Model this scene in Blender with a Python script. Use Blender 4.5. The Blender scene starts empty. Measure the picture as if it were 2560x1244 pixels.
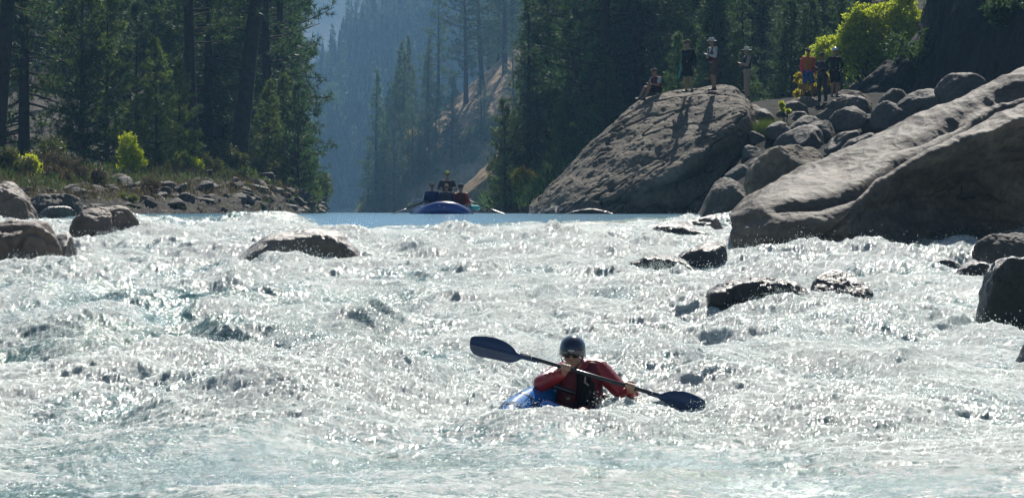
import bpy, math, random
import numpy as np
from mathutils import Vector, Matrix

random.seed(7)
RNG = np.random.default_rng(7)
F, CX, HY = 8000.0, 1280.0, 531.0          # focal length and horizon of the photograph, in its pixels
SC = bpy.context.scene
COL = SC.collection


def W(px, py, d):
    """the point of the place seen at (px, py) of the photograph, d metres away; the eye is at the origin"""
    return np.array([(px - CX) / F * d, d, (HY - py) / F * d])


# ------------------------------------------------------------------ objects
def tag(o, label=None, cat=None, group=None, kind=None):
    if label: o['label'] = label
    if cat: o['category'] = cat
    if group: o['group'] = group
    if kind: o['kind'] = kind
    return o


def empty(name, loc=(0, 0, 0), rz=0.0):
    o = bpy.data.objects.new(name, None)
    COL.objects.link(o)
    o.empty_display_size = .2
    o.location = loc
    o.rotation_euler = (0, 0, rz)
    return o


def obj(name, me, mat=None, parent=None):
    o = bpy.data.objects.new(name, me)
    COL.objects.link(o)
    if mat is not None and len(me.materials) == 0:
        me.materials.append(mat)
    if parent is not None:
        o.parent = parent
    return o


def mk_mesh(name, V, faces, smooth=True):
    """faces: (n,3) or (n,4) array or a list of such arrays"""
    if not isinstance(faces, list): faces = [faces]
    faces = [np.asarray(f, dtype=np.int32) for f in faces if len(f)]
    me = bpy.data.meshes.new(name)
    V = np.ascontiguousarray(V, dtype=np.float32)
    me.vertices.add(len(V)); me.vertices.foreach_set('co', V.ravel())
    loops = np.concatenate([f.ravel() for f in faces])
    sizes = np.concatenate([np.full(len(f), f.shape[1], dtype=np.int32) for f in faces])
    starts = np.concatenate([[0], np.cumsum(sizes)[:-1]]).astype(np.int32)
    me.loops.add(len(loops)); me.loops.foreach_set('vertex_index', loops)
    me.polygons.add(len(sizes)); me.polygons.foreach_set('loop_start', starts)
    me.polygons.foreach_set('use_smooth', np.full(len(sizes), smooth))
    me.update(calc_edges=True)
    me.validate()
    return me


def grid_faces(n, m, closed=False):
    i = np.arange(n - 1)[:, None]
    j = np.arange(m if closed else m - 1)[None, :]
    j2 = (j + 1) % m
    a = i * m + j; b = i * m + j2; c = (i + 1) * m + j2; d = (i + 1) * m + j
    return np.stack([a, b, c, d], -1).reshape(-1, 4)


class MB:
    """collects shapes of one mesh"""
    def __init__(s): s.v = []; s.f3 = []; s.f4 = []; s.n = 0
    def add(s, V, F3=None, F4=None):
        V = np.asarray(V, dtype=float)
        if F3 is not None and len(F3): s.f3.append(np.asarray(F3) + s.n)
        if F4 is not None and len(F4): s.f4.append(np.asarray(F4) + s.n)
        s.v.append(V); s.n += len(V)
        return s
    def mesh(s, name, smooth=True):
        fs = []
        if s.f3: fs.append(np.concatenate(s.f3))
        if s.f4: fs.append(np.concatenate(s.f4))
        return mk_mesh(name, np.concatenate(s.v), fs, smooth)
    def tube(s, pts, rad, n=10, caps=True, flat=1.0):
        pts = [np.array(p, float) for p in pts]
        k = len(pts)
        if np.isscalar(rad): rad = [rad] * k
        up0 = np.array([0, 0, 1.0])
        rings = []
        for i in range(k):
            t = pts[min(i + 1, k - 1)] - pts[max(i - 1, 0)]
            t = t / (np.linalg.norm(t) + 1e-9)
            u = up0 if abs(t @ up0) < .93 else np.array([0, 1.0, 0])
            a = np.cross(t, u); a /= np.linalg.norm(a)
            b = np.cross(a, t)
            th = np.linspace(0, 2 * math.pi, n, endpoint=False)
            rings.append(pts[i] + rad[i] * (np.cos(th)[:, None] * a + flat * np.sin(th)[:, None] * b))
        V = np.concatenate(rings)
        F4 = grid_faces(k, n, True)
        F3 = []
        if caps:
            c0 = len(V); V = np.concatenate([V, [pts[0], pts[-1]]])
            for j in range(n):
                F3.append((c0, (j + 1) % n, j))
                F3.append((c0 + 1, (k - 1) * n + j, (k - 1) * n + (j + 1) % n))
        return s.add(V, F3, F4)
    def capsule(s, p0, p1, r0, r1, n=12):
        p0 = np.array(p0, float); p1 = np.array(p1, float)
        t = p1 - p0; L = np.linalg.norm(t)
        if L < 1e-6: t = np.array([0, 0, 1.0])
        else: t = t / L
        pts, rad = [], []
        for a in (math.pi * x for x in (.02, .14, .27, .38, .5)):
            pts.append(p0 - t * r0 * math.cos(a)); rad.append(r0 * math.sin(a))
        for a in (math.pi * x for x in (.5, .62, .73, .86, .98)):
            pts.append(p1 - t * r1 * math.cos(a)); rad.append(r1 * math.sin(a))
        if L < 1e-6: pts[5] = pts[5] + t * 1e-4
        return s.tube(pts, rad, n)
    def ell(s, c, r, rot=None, n=14):
        th = np.linspace(0.04, math.pi - .04, n)
        ph = np.linspace(0, 2 * math.pi, 2 * n, endpoint=False)
        P = np.stack([np.sin(th)[:, None] * np.cos(ph), np.sin(th)[:, None] * np.sin(ph), np.cos(th)[:, None] * np.ones_like(ph)], -1)
        V = P.reshape(-1, 3) * np.array(r)
        if rot is not None: V = V @ np.array(rot).T
        V = V + np.array(c)
        m = 2 * n
        F4 = grid_faces(n, m, True)
        k = len(V); V = np.concatenate([V, [V[:m].mean(0)], [V[-m:].mean(0)]])
        F3 = [(k, j, (j + 1) % m) for j in range(m)] + [(k + 1, (n - 1) * m + (j + 1) % m, (n - 1) * m + j) for j in range(m)]
        return s.add(V, F3, F4[:, ::-1])
    def box(s, c, size, R=None, bevel=0.0):
        hx, hy, hz = [x / 2 for x in size]
        V = np.array([(x, y, z) for x in (-hx, hx) for y in (-hy, hy) for z in (-hz, hz)])
        if R is not None: V = V @ np.array(R).T
        V = V + np.array(c)
        return s.add(V, None, [(0, 1, 3, 2), (4, 6, 7, 5), (0, 4, 5, 1), (2, 3, 7, 6), (0, 2, 6, 4), (1, 5, 7, 3)])


def rotm(ax, ang):
    return np.array(Matrix.Rotation(ang, 3, ax))


def fused(name, mb, voxel, mat, parent=None, smooth_it=4):
    """grows one continuous skin over overlapping shapes"""
    me = mb.mesh(name)
    t = bpy.data.objects.new(name + '_tmp', me); COL.objects.link(t)
    m = t.modifiers.new('r', 'REMESH'); m.mode = 'VOXEL'; m.voxel_size = voxel; m.use_smooth_shade = True
    if smooth_it:
        q = t.modifiers.new('s', 'SMOOTH'); q.factor = .5; q.iterations = smooth_it
    dg = bpy.context.evaluated_depsgraph_get()
    out = bpy.data.meshes.new_from_object(t.evaluated_get(dg))
    bpy.data.objects.remove(t); bpy.data.meshes.remove(me)
    out.name = name
    out.materials.clear()
    return obj(name, out, mat, parent)


# ------------------------------------------------------------------ noise
def _hash(ix, iy, iz, seed):
    h = (ix.astype(np.int64) * 374761393 + iy.astype(np.int64) * 668265263 + iz.astype(np.int64) * 2147483647 + seed * 144665) & 0xffffffff
    h = ((h ^ (h >> 13)) * 1274126177) & 0xffffffff
    h = ((h ^ (h >> 16)) * 2246822519) & 0xffffffff
    return h ^ (h >> 15)


def pn2(x, y, seed=0):
    xi = np.floor(x); yi = np.floor(y)
    fx = (x - xi).astype(np.float32); fy = (y - yi).astype(np.float32)
    xi = xi.astype(np.int64); yi = yi.astype(np.int64); z0 = np.zeros_like(xi)
    u = fx * fx * fx * (fx * (fx * 6 - 15) + 10); v = fy * fy * fy * (fy * (fy * 6 - 15) + 10)
    def g(dx, dy):
        a = (_hash(xi + dx, yi + dy, z0, seed) & 1023).astype(np.float32) * np.float32(2 * math.pi / 1024)
        return np.cos(a) * (fx - dx) + np.sin(a) * (fy - dy)
    a = g(0, 0); b = g(1, 0); c = g(0, 1); d = g(1, 1)
    return ((a + (b - a) * u) * (1 - v) + (c + (d - c) * u) * v) * 1.45


def pn3(P, seed=0):
    Pi = np.floor(P); Fr = (P - Pi).astype(np.float32); Pi = Pi.astype(np.int64)
    U = Fr * Fr * Fr * (Fr * (Fr * 6 - 15) + 10)
    out = 0
    for dx in (0, 1):
        for dy in (0, 1):
            for dz in (0, 1):
                h = _hash(Pi[:, 0] + dx, Pi[:, 1] + dy, Pi[:, 2] + dz, seed)
                gx = (h & 1023) / 511.5 - 1; gy = ((h >> 10) & 1023) / 511.5 - 1; gz = ((h >> 20) & 1023) / 511.5 - 1
                w = (U[:, 0] if dx else 1 - U[:, 0]) * (U[:, 1] if dy else 1 - U[:, 1]) * (U[:, 2] if dz else 1 - U[:, 2])
                out = out + w * (gx * (Fr[:, 0] - dx) + gy * (Fr[:, 1] - dy) + gz * (Fr[:, 2] - dz))
    return out * 1.3


def fbm3(P, f, o, seed=0, gain=.5, mode=0):
    a, s, out = 1.0, 0.0, 0
    for k in range(o):
        n = pn3(P * f, seed + k * 17)
        if mode == 1: n = 1 - 2 * np.abs(n)      # ridges
        if mode == 2: n = 2 * np.abs(n) - .5     # lumps
        out = out + a * n; s += a; a *= gain; f *= 2.03
    return out / s


def fbm2(x, y, f, o, seed=0, gain=.5, mode=0):
    a, s, out = 1.0, 0.0, 0
    for k in range(o):
        n = pn2(x * f, y * f, seed + k * 31)
        if mode == 1: n = 1 - 2 * np.abs(n)
        if mode == 2: n = 2 * np.abs(n) - .5
        out = out + a * n; s += a; a *= gain; f *= 2.07
    return out / s


def sstep(a, b, x):
    t = np.clip((x - a) / (b - a), 0, 1)
    return t * t * (3 - 2 * t)


# ------------------------------------------------------------------ materials
def new_mat(name):
    m = bpy.data.materials.new(name); m.use_nodes = True
    nt = m.node_tree
    for n in list(nt.nodes): nt.nodes.remove(n)
    out = nt.nodes.new('ShaderNodeOutputMaterial')
    return m, nt, out


def N(nt, typ, **kw):
    n = nt.nodes.new(typ)
    for k, v in kw.items():
        if k.startswith('i_'):
            key = k[2:].replace('_', ' ')
            n.inputs[key].default_value = v
        else: setattr(n, k, v)
    return n


def ramp(nt, src, stops, interp='LINEAR'):
    r = nt.nodes.new('ShaderNodeValToRGB')
    cr = r.color_ramp; cr.interpolation = interp
    while len(cr.elements) > 2: cr.elements.remove(cr.elements[-1])
    for i, (p, c) in enumerate(stops):
        e = cr.elements[i] if i < 2 else cr.elements.new(p)
        e.position = p
        e.color = (c[0], c[1], c[2], 1) if not np.isscalar(c) else (c, c, c, 1)
    nt.links.new(src, r.inputs[0])
    return r.outputs[0]


def noise(nt, scale, detail=4, rough=.55, vec=None, dist=0.0):
    n = N(nt, 'ShaderNodeTexNoise'); n.inputs['Scale'].default_value = scale
    n.inputs['Detail'].default_value = detail; n.inputs['Roughness'].default_value = rough
    n.inputs['Distortion'].default_value = dist
    if vec is not None: nt.links.new(vec, n.inputs['Vector'])
    return n.outputs[0]


def mixc(nt, fac, a, b, typ='MIX'):
    m = N(nt, 'ShaderNodeMix', data_type='RGBA', blend_type=typ)
    for s, v in ((0, fac), (6, a), (7, b)):
        if hasattr(v, 'is_output'): nt.links.new(v, m.inputs[s])
        elif s == 0: m.inputs[s].default_value = v
        else: m.inputs[s].default_value = (*v, 1)
    return m.outputs[2]


def math_(nt, op, a, b=None, clamp=False):
    m = N(nt, 'ShaderNodeMath', operation=op, use_clamp=clamp)
    for i, v in enumerate((a, b)):
        if v is None: continue
        if hasattr(v, 'is_output'): nt.links.new(v, m.inputs[i])
        else: m.inputs[i].default_value = v
    return m.outputs[0]


def coords(nt, kind='Object', scale=None):
    tc = N(nt, 'ShaderNodeTexCoord')
    o = tc.outputs[kind]
    if scale is not None:
        mp = N(nt, 'ShaderNodeMapping'); mp.inputs['Scale'].default_value = scale
        nt.links.new(o, mp.inputs[0]); o = mp.outputs[0]
    return o


def simple(name, col, rough=.6, spec=.5, var=.25, scale=12.0, bump=.0, bscale=60.0, coat=0.0, metal=0.0):
    """paint, cloth, skin and the like: one colour, unevenly worn"""
    m, nt, out = new_mat(name)
    b = N(nt, 'ShaderNodeBsdfPrincipled')
    v = coords(nt)
    n = noise(nt, scale, 5, .6, v)
    c = ramp(nt, n, [(.25, [x * (1 - var) for x in col]), (.75, [min(1, x * (1 + var)) for x in col])])
    nt.links.new(c, b.inputs['Base Color'])
    b.inputs['Roughness'].default_value = rough
    b.inputs['Specular IOR Level'].default_value = spec
    b.inputs['Coat Weight'].default_value = coat
    b.inputs['Metallic'].default_value = metal
    if bump:
        bn = N(nt, 'ShaderNodeBump'); bn.inputs['Strength'].default_value = bump; bn.inputs['Distance'].default_value = .01
        nt.links.new(noise(nt, bscale, 4, .6, v), bn.inputs['Height']); nt.links.new(bn.outputs[0], b.inputs['Normal'])
    nt.links.new(b.outputs[0], out.inputs[0])
    return m


def rock_mat(name, dark, light, stain_shade=(.03, .028, .022), rough=.75, wet_z=None, bscale=9.0, bump=.6, spec=.4, streak=None, dist=.06, lichen=None, crack=.42):
    m, nt, out = new_mat(name)
    b = N(nt, 'ShaderNodeBsdfPrincipled')
    geo = N(nt, 'ShaderNodeNewGeometry')
    v = geo.outputs['Position']
    big = noise(nt, .55, 5, .6, v, .4)
    c = ramp(nt, big, [(.3, dark), (.7, light)])
    fine = noise(nt, 7.0, 6, .65, v)
    c = mixc(nt, .55, c, ramp(nt, fine, [(.3, .35), (.68, 1.35)]), 'MULTIPLY')
    if streak is not None:
        mp = N(nt, 'ShaderNodeMapping'); mp.inputs['Rotation'].default_value = streak[0]; mp.inputs['Scale'].default_value = streak[1]
        nt.links.new(v, mp.inputs[0])
        sn = noise(nt, 1.0, 5, .6, mp.outputs[0], .6)
        c = mixc(nt, ramp(nt, sn, [(.46, 0), (.60, .85)]), c, stain_shade)
    patch = noise(nt, .9, 6, .7, v, 1.0)
    c = mixc(nt, ramp(nt, patch, [(.56, 0), (.72, .6)]), c, stain_shade)
    if lichen:
        ln = noise(nt, 2.3, 6, .7, v)
        c = mixc(nt, ramp(nt, ln, [(.6, 0), (.7, .55)]), c, lichen)
    mpc = N(nt, 'ShaderNodeMapping'); mpc.inputs['Rotation'].default_value = (.3, .6, .2); mpc.inputs['Scale'].default_value = (.5, .8, 1.3)
    dn = N(nt, 'ShaderNodeTexNoise'); dn.inputs['Scale'].default_value = .9; dn.inputs['Detail'].default_value = 4; nt.links.new(v, dn.inputs['Vector'])
    va = N(nt, 'ShaderNodeVectorMath', operation='MULTIPLY_ADD'); nt.links.new(dn.outputs['Color'], va.inputs[0]); va.inputs[1].default_value = (1.6, 1.6, 1.6); nt.links.new(v, va.inputs[2])
    nt.links.new(va.outputs[0], mpc.inputs[0])
    vo = N(nt, 'ShaderNodeTexVoronoi', feature='DISTANCE_TO_EDGE'); vo.inputs['Scale'].default_value = crack; nt.links.new(mpc.outputs[0], vo.inputs['Vector'])
    ck = math_(nt, 'MULTIPLY', ramp(nt, vo.outputs['Distance'], [(.0, 1.0), (.012, 0.0)]), ramp(nt, noise(nt, .45, 2, .5, v), [(.48, 0), (.6, 1)]))
    c = mixc(nt, math_(nt, 'MULTIPLY', ck, .6), c, (.012, .011, .010))
    rv = rough
    if wet_z is not None:
        sep = N(nt, 'ShaderNodeSeparateXYZ'); nt.links.new(v, sep.inputs[0])
        z = math_(nt, 'ADD', sep.outputs[2], math_(nt, 'MULTIPLY', math_(nt, 'SUBTRACT', big, .5), 1.2))
        wet = N(nt, 'ShaderNodeMapRange'); nt.links.new(z, wet.inputs[0])
        wet.inputs[1].default_value = wet_z; wet.inputs[2].default_value = wet_z + .25
        wet.inputs[3].default_value = 1; wet.inputs[4].default_value = 0
        c = mixc(nt, wet.outputs[0], c, mixc(nt, .62, c, (.0, .0, .0)))
        rr = N(nt, 'ShaderNodeMapRange'); nt.links.new(wet.outputs[0], rr.inputs[0])
        rr.inputs[3].default_value = rough; rr.inputs[4].default_value = .16
        nt.links.new(rr.outputs[0], b.inputs['Roughness'])
    else: b.inputs['Roughness'].default_value = rough
    nt.links.new(c, b.inputs['Base Color'])
    b.inputs['Specular IOR Level'].default_value = spec
    bn = N(nt, 'ShaderNodeBump'); bn.inputs['Strength'].default_value = bump; bn.inputs['Distance'].default_value = dist
    hh = math_(nt, 'ADD', noise(nt, bscale, 8, .68, v), math_(nt, 'MULTIPLY', noise(nt, bscale * .22, 4, .6, v), 1.6))
    hh = math_(nt, 'SUBTRACT', hh, math_(nt, 'MULTIPLY', ck, .5))
    nt.links.new(hh, bn.inputs['Height']); nt.links.new(bn.outputs[0], b.inputs['Normal'])
    nt.links.new(b.outputs[0], out.inputs[0])
    return m


def leaf_mat(name, c1, c2, trans=.35, rough=.5, dry=None, scale=.9):
    m, nt, out = new_mat(name)
    geo = N(nt, 'ShaderNodeNewGeometry'); oi = N(nt, 'ShaderNodeObjectInfo')
    n = noise(nt, scale, 4, .6, geo.outputs['Position'])
    f = math_(nt, 'ADD', n, math_(nt, 'MULTIPLY', math_(nt, 'SUBTRACT', oi.outputs['Random'], .5), .35))
    f = math_(nt, 'ADD', f, math_(nt, 'MULTIPLY', math_(nt, 'SUBTRACT', geo.outputs['Random Per Island'], .5), .5))
    c = ramp(nt, f, [(.25, c1), (.75, c2)])
    if dry:
        c = mixc(nt, ramp(nt, noise(nt, .5, 3, .6, geo.outputs['Position']), [(.62, 0), (.72, .7)]), c, dry)
    d = N(nt, 'ShaderNodeBsdfPrincipled'); nt.links.new(c, d.inputs['Base Color'])
    d.inputs['Roughness'].default_value = rough; d.inputs['Specular IOR Level'].default_value = .35
    t = N(nt, 'ShaderNodeBsdfTranslucent')
    nt.links.new(mixc(nt, 1.0, c, (1.3, 1.35, .6), 'MULTIPLY'), t.inputs[0])
    mx = N(nt, 'ShaderNodeMixShader'); mx.inputs[0].default_value = trans
    nt.links.new(d.outputs[0], mx.inputs[1]); nt.links.new(t.outputs[0], mx.inputs[2])
    nt.links.new(mx.outputs[0], out.inputs[0])
    return m


# ------------------------------------------------------------------ camera, light, air
cam = bpy.data.objects.new('camera', bpy.data.cameras.new('camera')); COL.objects.link(cam)
cam.data.sensor_width = 36; cam.data.lens = 36 * F / 2560
cam.data.shift_y = -(622 - HY) / 2560
cam.rotation_euler = (math.pi / 2, 0, 0)
cam.data.clip_start = .5; cam.data.clip_end = 8000
SC.camera = cam

EL, AZ = math.radians(42), math.radians(9)
S = Vector((math.cos(EL) * math.sin(AZ), math.cos(EL) * math.cos(AZ), math.sin(EL)))
sun = bpy.data.objects.new('sun', bpy.data.lights.new('sun', 'SUN')); COL.objects.link(sun)
sun.data.energy = 5.0; sun.data.angle = math.radians(.55); sun.data.color = (1, .95, .87)
sun.rotation_euler = S.to_track_quat('Z', 'Y').to_euler()
w = bpy.data.worlds.new('World'); SC.world = w; w.use_nodes = True
bg = w.node_tree.nodes.get('Background') or w.node_tree.nodes.new('ShaderNodeBackground')
sky = w.node_tree.nodes.new('ShaderNodeTexSky'); sky.sky_type = 'NISHITA'; sky.sun_disc = False
sky.sun_elevation = EL; sky.sun_rotation = AZ
w.node_tree.links.new(sky.outputs[0], bg.inputs[0]); bg.inputs[1].default_value = .05
SC.view_settings.view_transform = 'Standard'; SC.view_settings.look = 'None'
SC.view_settings.exposure = .48; SC.view_settings.gamma = 1
SC.render.engine = 'CYCLES'
cy = SC.cycles
cy.use_denoising = True
cy.max_bounces = 6; cy.diffuse_bounces = 3; cy.glossy_bounces = 3; cy.transmission_bounces = 4; cy.volume_bounces = 0
cy.transparent_max_bounces = 4
cy.sample_clamp_indirect = 6
cy.caustics_reflective = False; cy.caustics_refractive = False
# ------------------------------------------------------------------ the river
_bd = np.array([0, 12, 20, 26.7, 35, 45, 60, 75, 84, 88, 93, 96.5, 100, 130, 800.])
_bz = np.array([-1.86, -1.85, -1.82, -1.74, -1.55, -1.25, -.92, -.60, -.44, -.34, -.14, -.05, -.045, -.045, -.045])


def base_z(d):
    # smoothed table
    return (np.interp(d, _bd, _bz) * 2 + np.interp(d - 1.2, _bd, _bz) + np.interp(d + 1.2, _bd, _bz)) / 4


# humps and holes: px, py of where they are seen, size across (px), length (m), height (m), foam change
FEAT = [
    # px, d, half width in px, half length m, height, foam
    (900, 37.5, 120, .9, .24, .1), (730, 34.6, 130, .8, .19, .2), (990, 34.2, 150, .5, .12, -.5),
    (560, 35.0, 80, .6, .14, -.6), (330, 42, 120, .6, .16, .1), (410, 40.0, 60, 1.2, -.10, -1.2),
    (250, 36.5, 120, .5, .16, .1), (1350, 43, 60, .6, .22, .2), (1130, 66, 120, .9, .16, -.4),
    (1250, 70, 200, 1.0, .18, .1), (1500, 64, 90, .8, .16, .2), (880, 78, 90, 1.0, .03, .5),
    (1130, 75, 140, .8, .08, .4), (650, 84, 120, 1.2, .16, -.3), (560, 88, 100, 1.0, .10, -.3),
    (1630, 24.7, 140, .35, .06, .3), (1540, 25.0, 90, .3, .07, .3), (1400, 25.1, 120, .3, .05, .2),
    (1250, 25.2, 90, .4, .05, .2), (1760, 27.6, 200, .7, .06, .1),
    (1100, 31, 100, .5, .10, .1), (850, 28.5, 260, .8, .10, .1), (2200, 31, 180, .7, .12, .1),
    (2050, 36, 160, .6, .12, .2), (1600, 47, 120, .8, .16, .2), (1950, 46, 160, .6, .08, .2),
    (200, 60, 140, .9, .14, .3), (500, 62, 160, .9, .14, .3), (1150, 50, 150, .9, .16, .2),
    (700, 54.2, 70, .4, .06, .5), (820, 53.6, 150, .5, -.05, .3), (1700, 51.0, 90, .5, .10, .3), (1950, 40.3, 140, .35, .02, .5), (2110, 41.8, 90, .6, -.12, .2), (1725, 26.0, 75, .7, -.13, .2), (1600, 26.3, 60, .4, -.05, .2),
    (2260, 47, 160, .8, .10, .1), (1650, 31, 240, .9, .12, .1), (350, 29, 260, .9, .10, .1),
    (1450, 25.9, 120, .6, -.11, .2), (2350, 27, 200, .7, .10, .1), (1880, 28, 130, .5, .08, .2),
]


def water_height(px, d, full=True):
    """height of the river at photo column px, distance d; returns z, foam, crest measure"""
    x = (px - CX) / F * d
    z = base_z(d)
    calm = sstep(84, 97, d)                       # smooth tongue and pool above the lip
    tong = sstep(735, 830, px) * sstep(1760, 1600, px)    # where the tongue runs over the lip
    edge = np.interp(px, [780, 860, 1000, 1150, 1400, 1600, 1750], [82.5, 84, 88, 88.5, 90, 93, 97])
    ts = sstep(-1.5, 1.0, d - edge + 2.6 * fbm2(px / 45., d / 3., 1, 3, 5)) * tong
    wx = x + .8 * fbm2(x, d, .35, 2, 11); wd = d + .9 * fbm2(x, d, .30, 2, 12)
    big = fbm2(wx, wd * .75, .42, 2, 21)
    mid = fbm2(wx, wd * .85, 1.05, 3, 31, .55, 1)
    lump = fbm2(wx, wd, 2.6, 3, 41, .55, 2)
    fine = fbm2(wx + .1 * mid, wd, 9.0, 3, 51, .6, 1)
    rough = .55 + .45 * sstep(-.3, .4, fbm2(x, d, .16, 2, 61)) + .0
    near = 1 - .50 * sstep(27, 20, d)
    A = rough * near * (1 - calm) * (1 - .85 * ts) * (1 - .86 * sstep(68, 83, d) * tong)
    # streaky, faster water close to the camera: long low ridges drawn across
    st = fbm2(x * .35 + d * .16, d - x * .10, 2.2, 3, 71, .55, 1)
    sfar = .55 + .45 * sstep(20, 50, d)
    zz = A * (.58 * big + (.18 * mid + .05) * sfar + (.010 + .014 * sfar) * lump * sstep(25, 45, d) + .026 * fine + .012 * fbm2(wx, wd, 21., 2, 55, .6, 1)) + .05 * near * st * sstep(40, 24, d)
    zz = zz + calm * (.012 * fbm2(x, d, .5, 3, 81))
    fo = np.ones_like(z) * .45 + .75 * fbm2(wx, wd * .8, .30, 3, 91) + .16 * mid + .45 * big
    # open green water: lower left foreground and along the near edge
    fo = fo - .74 * sstep(26.5, 20.5, d + 2.2 * (px - 900) / 1600.) * (.55 + .6 * fbm2(x * .45, d * 1.3, .8, 2, 101))
    fo = fo - .95 * np.exp(-((px - 360) / 300.) ** 2 - ((d - 43.5) / 3.2) ** 2)
    fo = fo - .35 * np.exp(-((px - 500) / 330.) ** 2 - ((d - 88) / 5.) ** 2)
    fo = fo - .35 * np.exp(-((px - 2330) / 160.) ** 2 - ((d - 48) / 3.) ** 2)
    fo = fo - .30 * np.exp(-((px - 1950) / 260.) ** 2 - ((d - 21.5) / 2.) ** 2)
    for (fx, fd, sx, sd, h, ff) in FEAT:
        m = (np.abs(px - fx) < sx * 3) & (np.abs(d - fd) < sd * 3.2)
        if not m.any(): continue
        bend = .25 * sd * fbm2(x[m] * 2.1, d[m] * 0 + fx, 1., 2, int(fx))
        g = np.exp(-((px[m] - fx) / sx) ** 2 - ((d[m] - fd + bend) / sd) ** 2)
        zz[m] += h * g * (1 + .15 * lump[m] + .3 * mid[m])
        fo[m] += ff * g
    fo = np.maximum(fo, -.32)
    fo = fo * (1 - ts) - ts * .75
    fo = fo * (1 - calm) - calm * .8
    crest = A * (mid + .6 * lump) + zz * 2.0
    return z + zz, fo, crest


DN, DF = 16.5, 99.0
_r = np.arange(0, math.log(DF / DN), .00108)
rows = DN * np.exp(_r)
rows = np.concatenate([rows, np.geomspace(DF, 900, 160)[1:]])
cols = np.concatenate([np.linspace(-1700, -115, 70)[:-1], np.linspace(-115, 2675, 1110), np.linspace(2675, 4200, 70)[1:]])
PX, DD = np.meshgrid(cols, rows)
shp = PX.shape
px = PX.ravel(); dd = DD.ravel()
wz, foam, crest = water_height(px, dd)
X = (px - CX) / F * dd
# choppy sideways push, so that lumps lean and fold
amp = (1 - sstep(84, 97, dd))
ax_ = fbm2(X, dd, 3.1, 3, 201); ay_ = fbm2(X, dd, 2.7, 3, 202)
az_ = fbm2(X, dd, 13., 2, 203, .6)
f01 = np.clip(foam, 0, 1)
hf = RNG.normal(0, 1, len(X)).astype(np.float32)
V = np.stack([X + amp * (.022 * ax_ + .012 * az_), dd + amp * .025 * ay_, wz + amp * (.3 + .7 * f01) * (.020 * az_ + .0022 * hf * np.clip(dd / 30, .6, 2.2))], -1)
# the sheet widens upstream and downstream past the frame
me = mk_mesh('water', V, grid_faces(*shp))
at = me.attributes.new('foam', 'FLOAT', 'POINT'); at.data.foreach_set('value', foam.astype(np.float32))
WATER_V, WATER_CREST, WATER_FOAM = V, crest, foam


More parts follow.
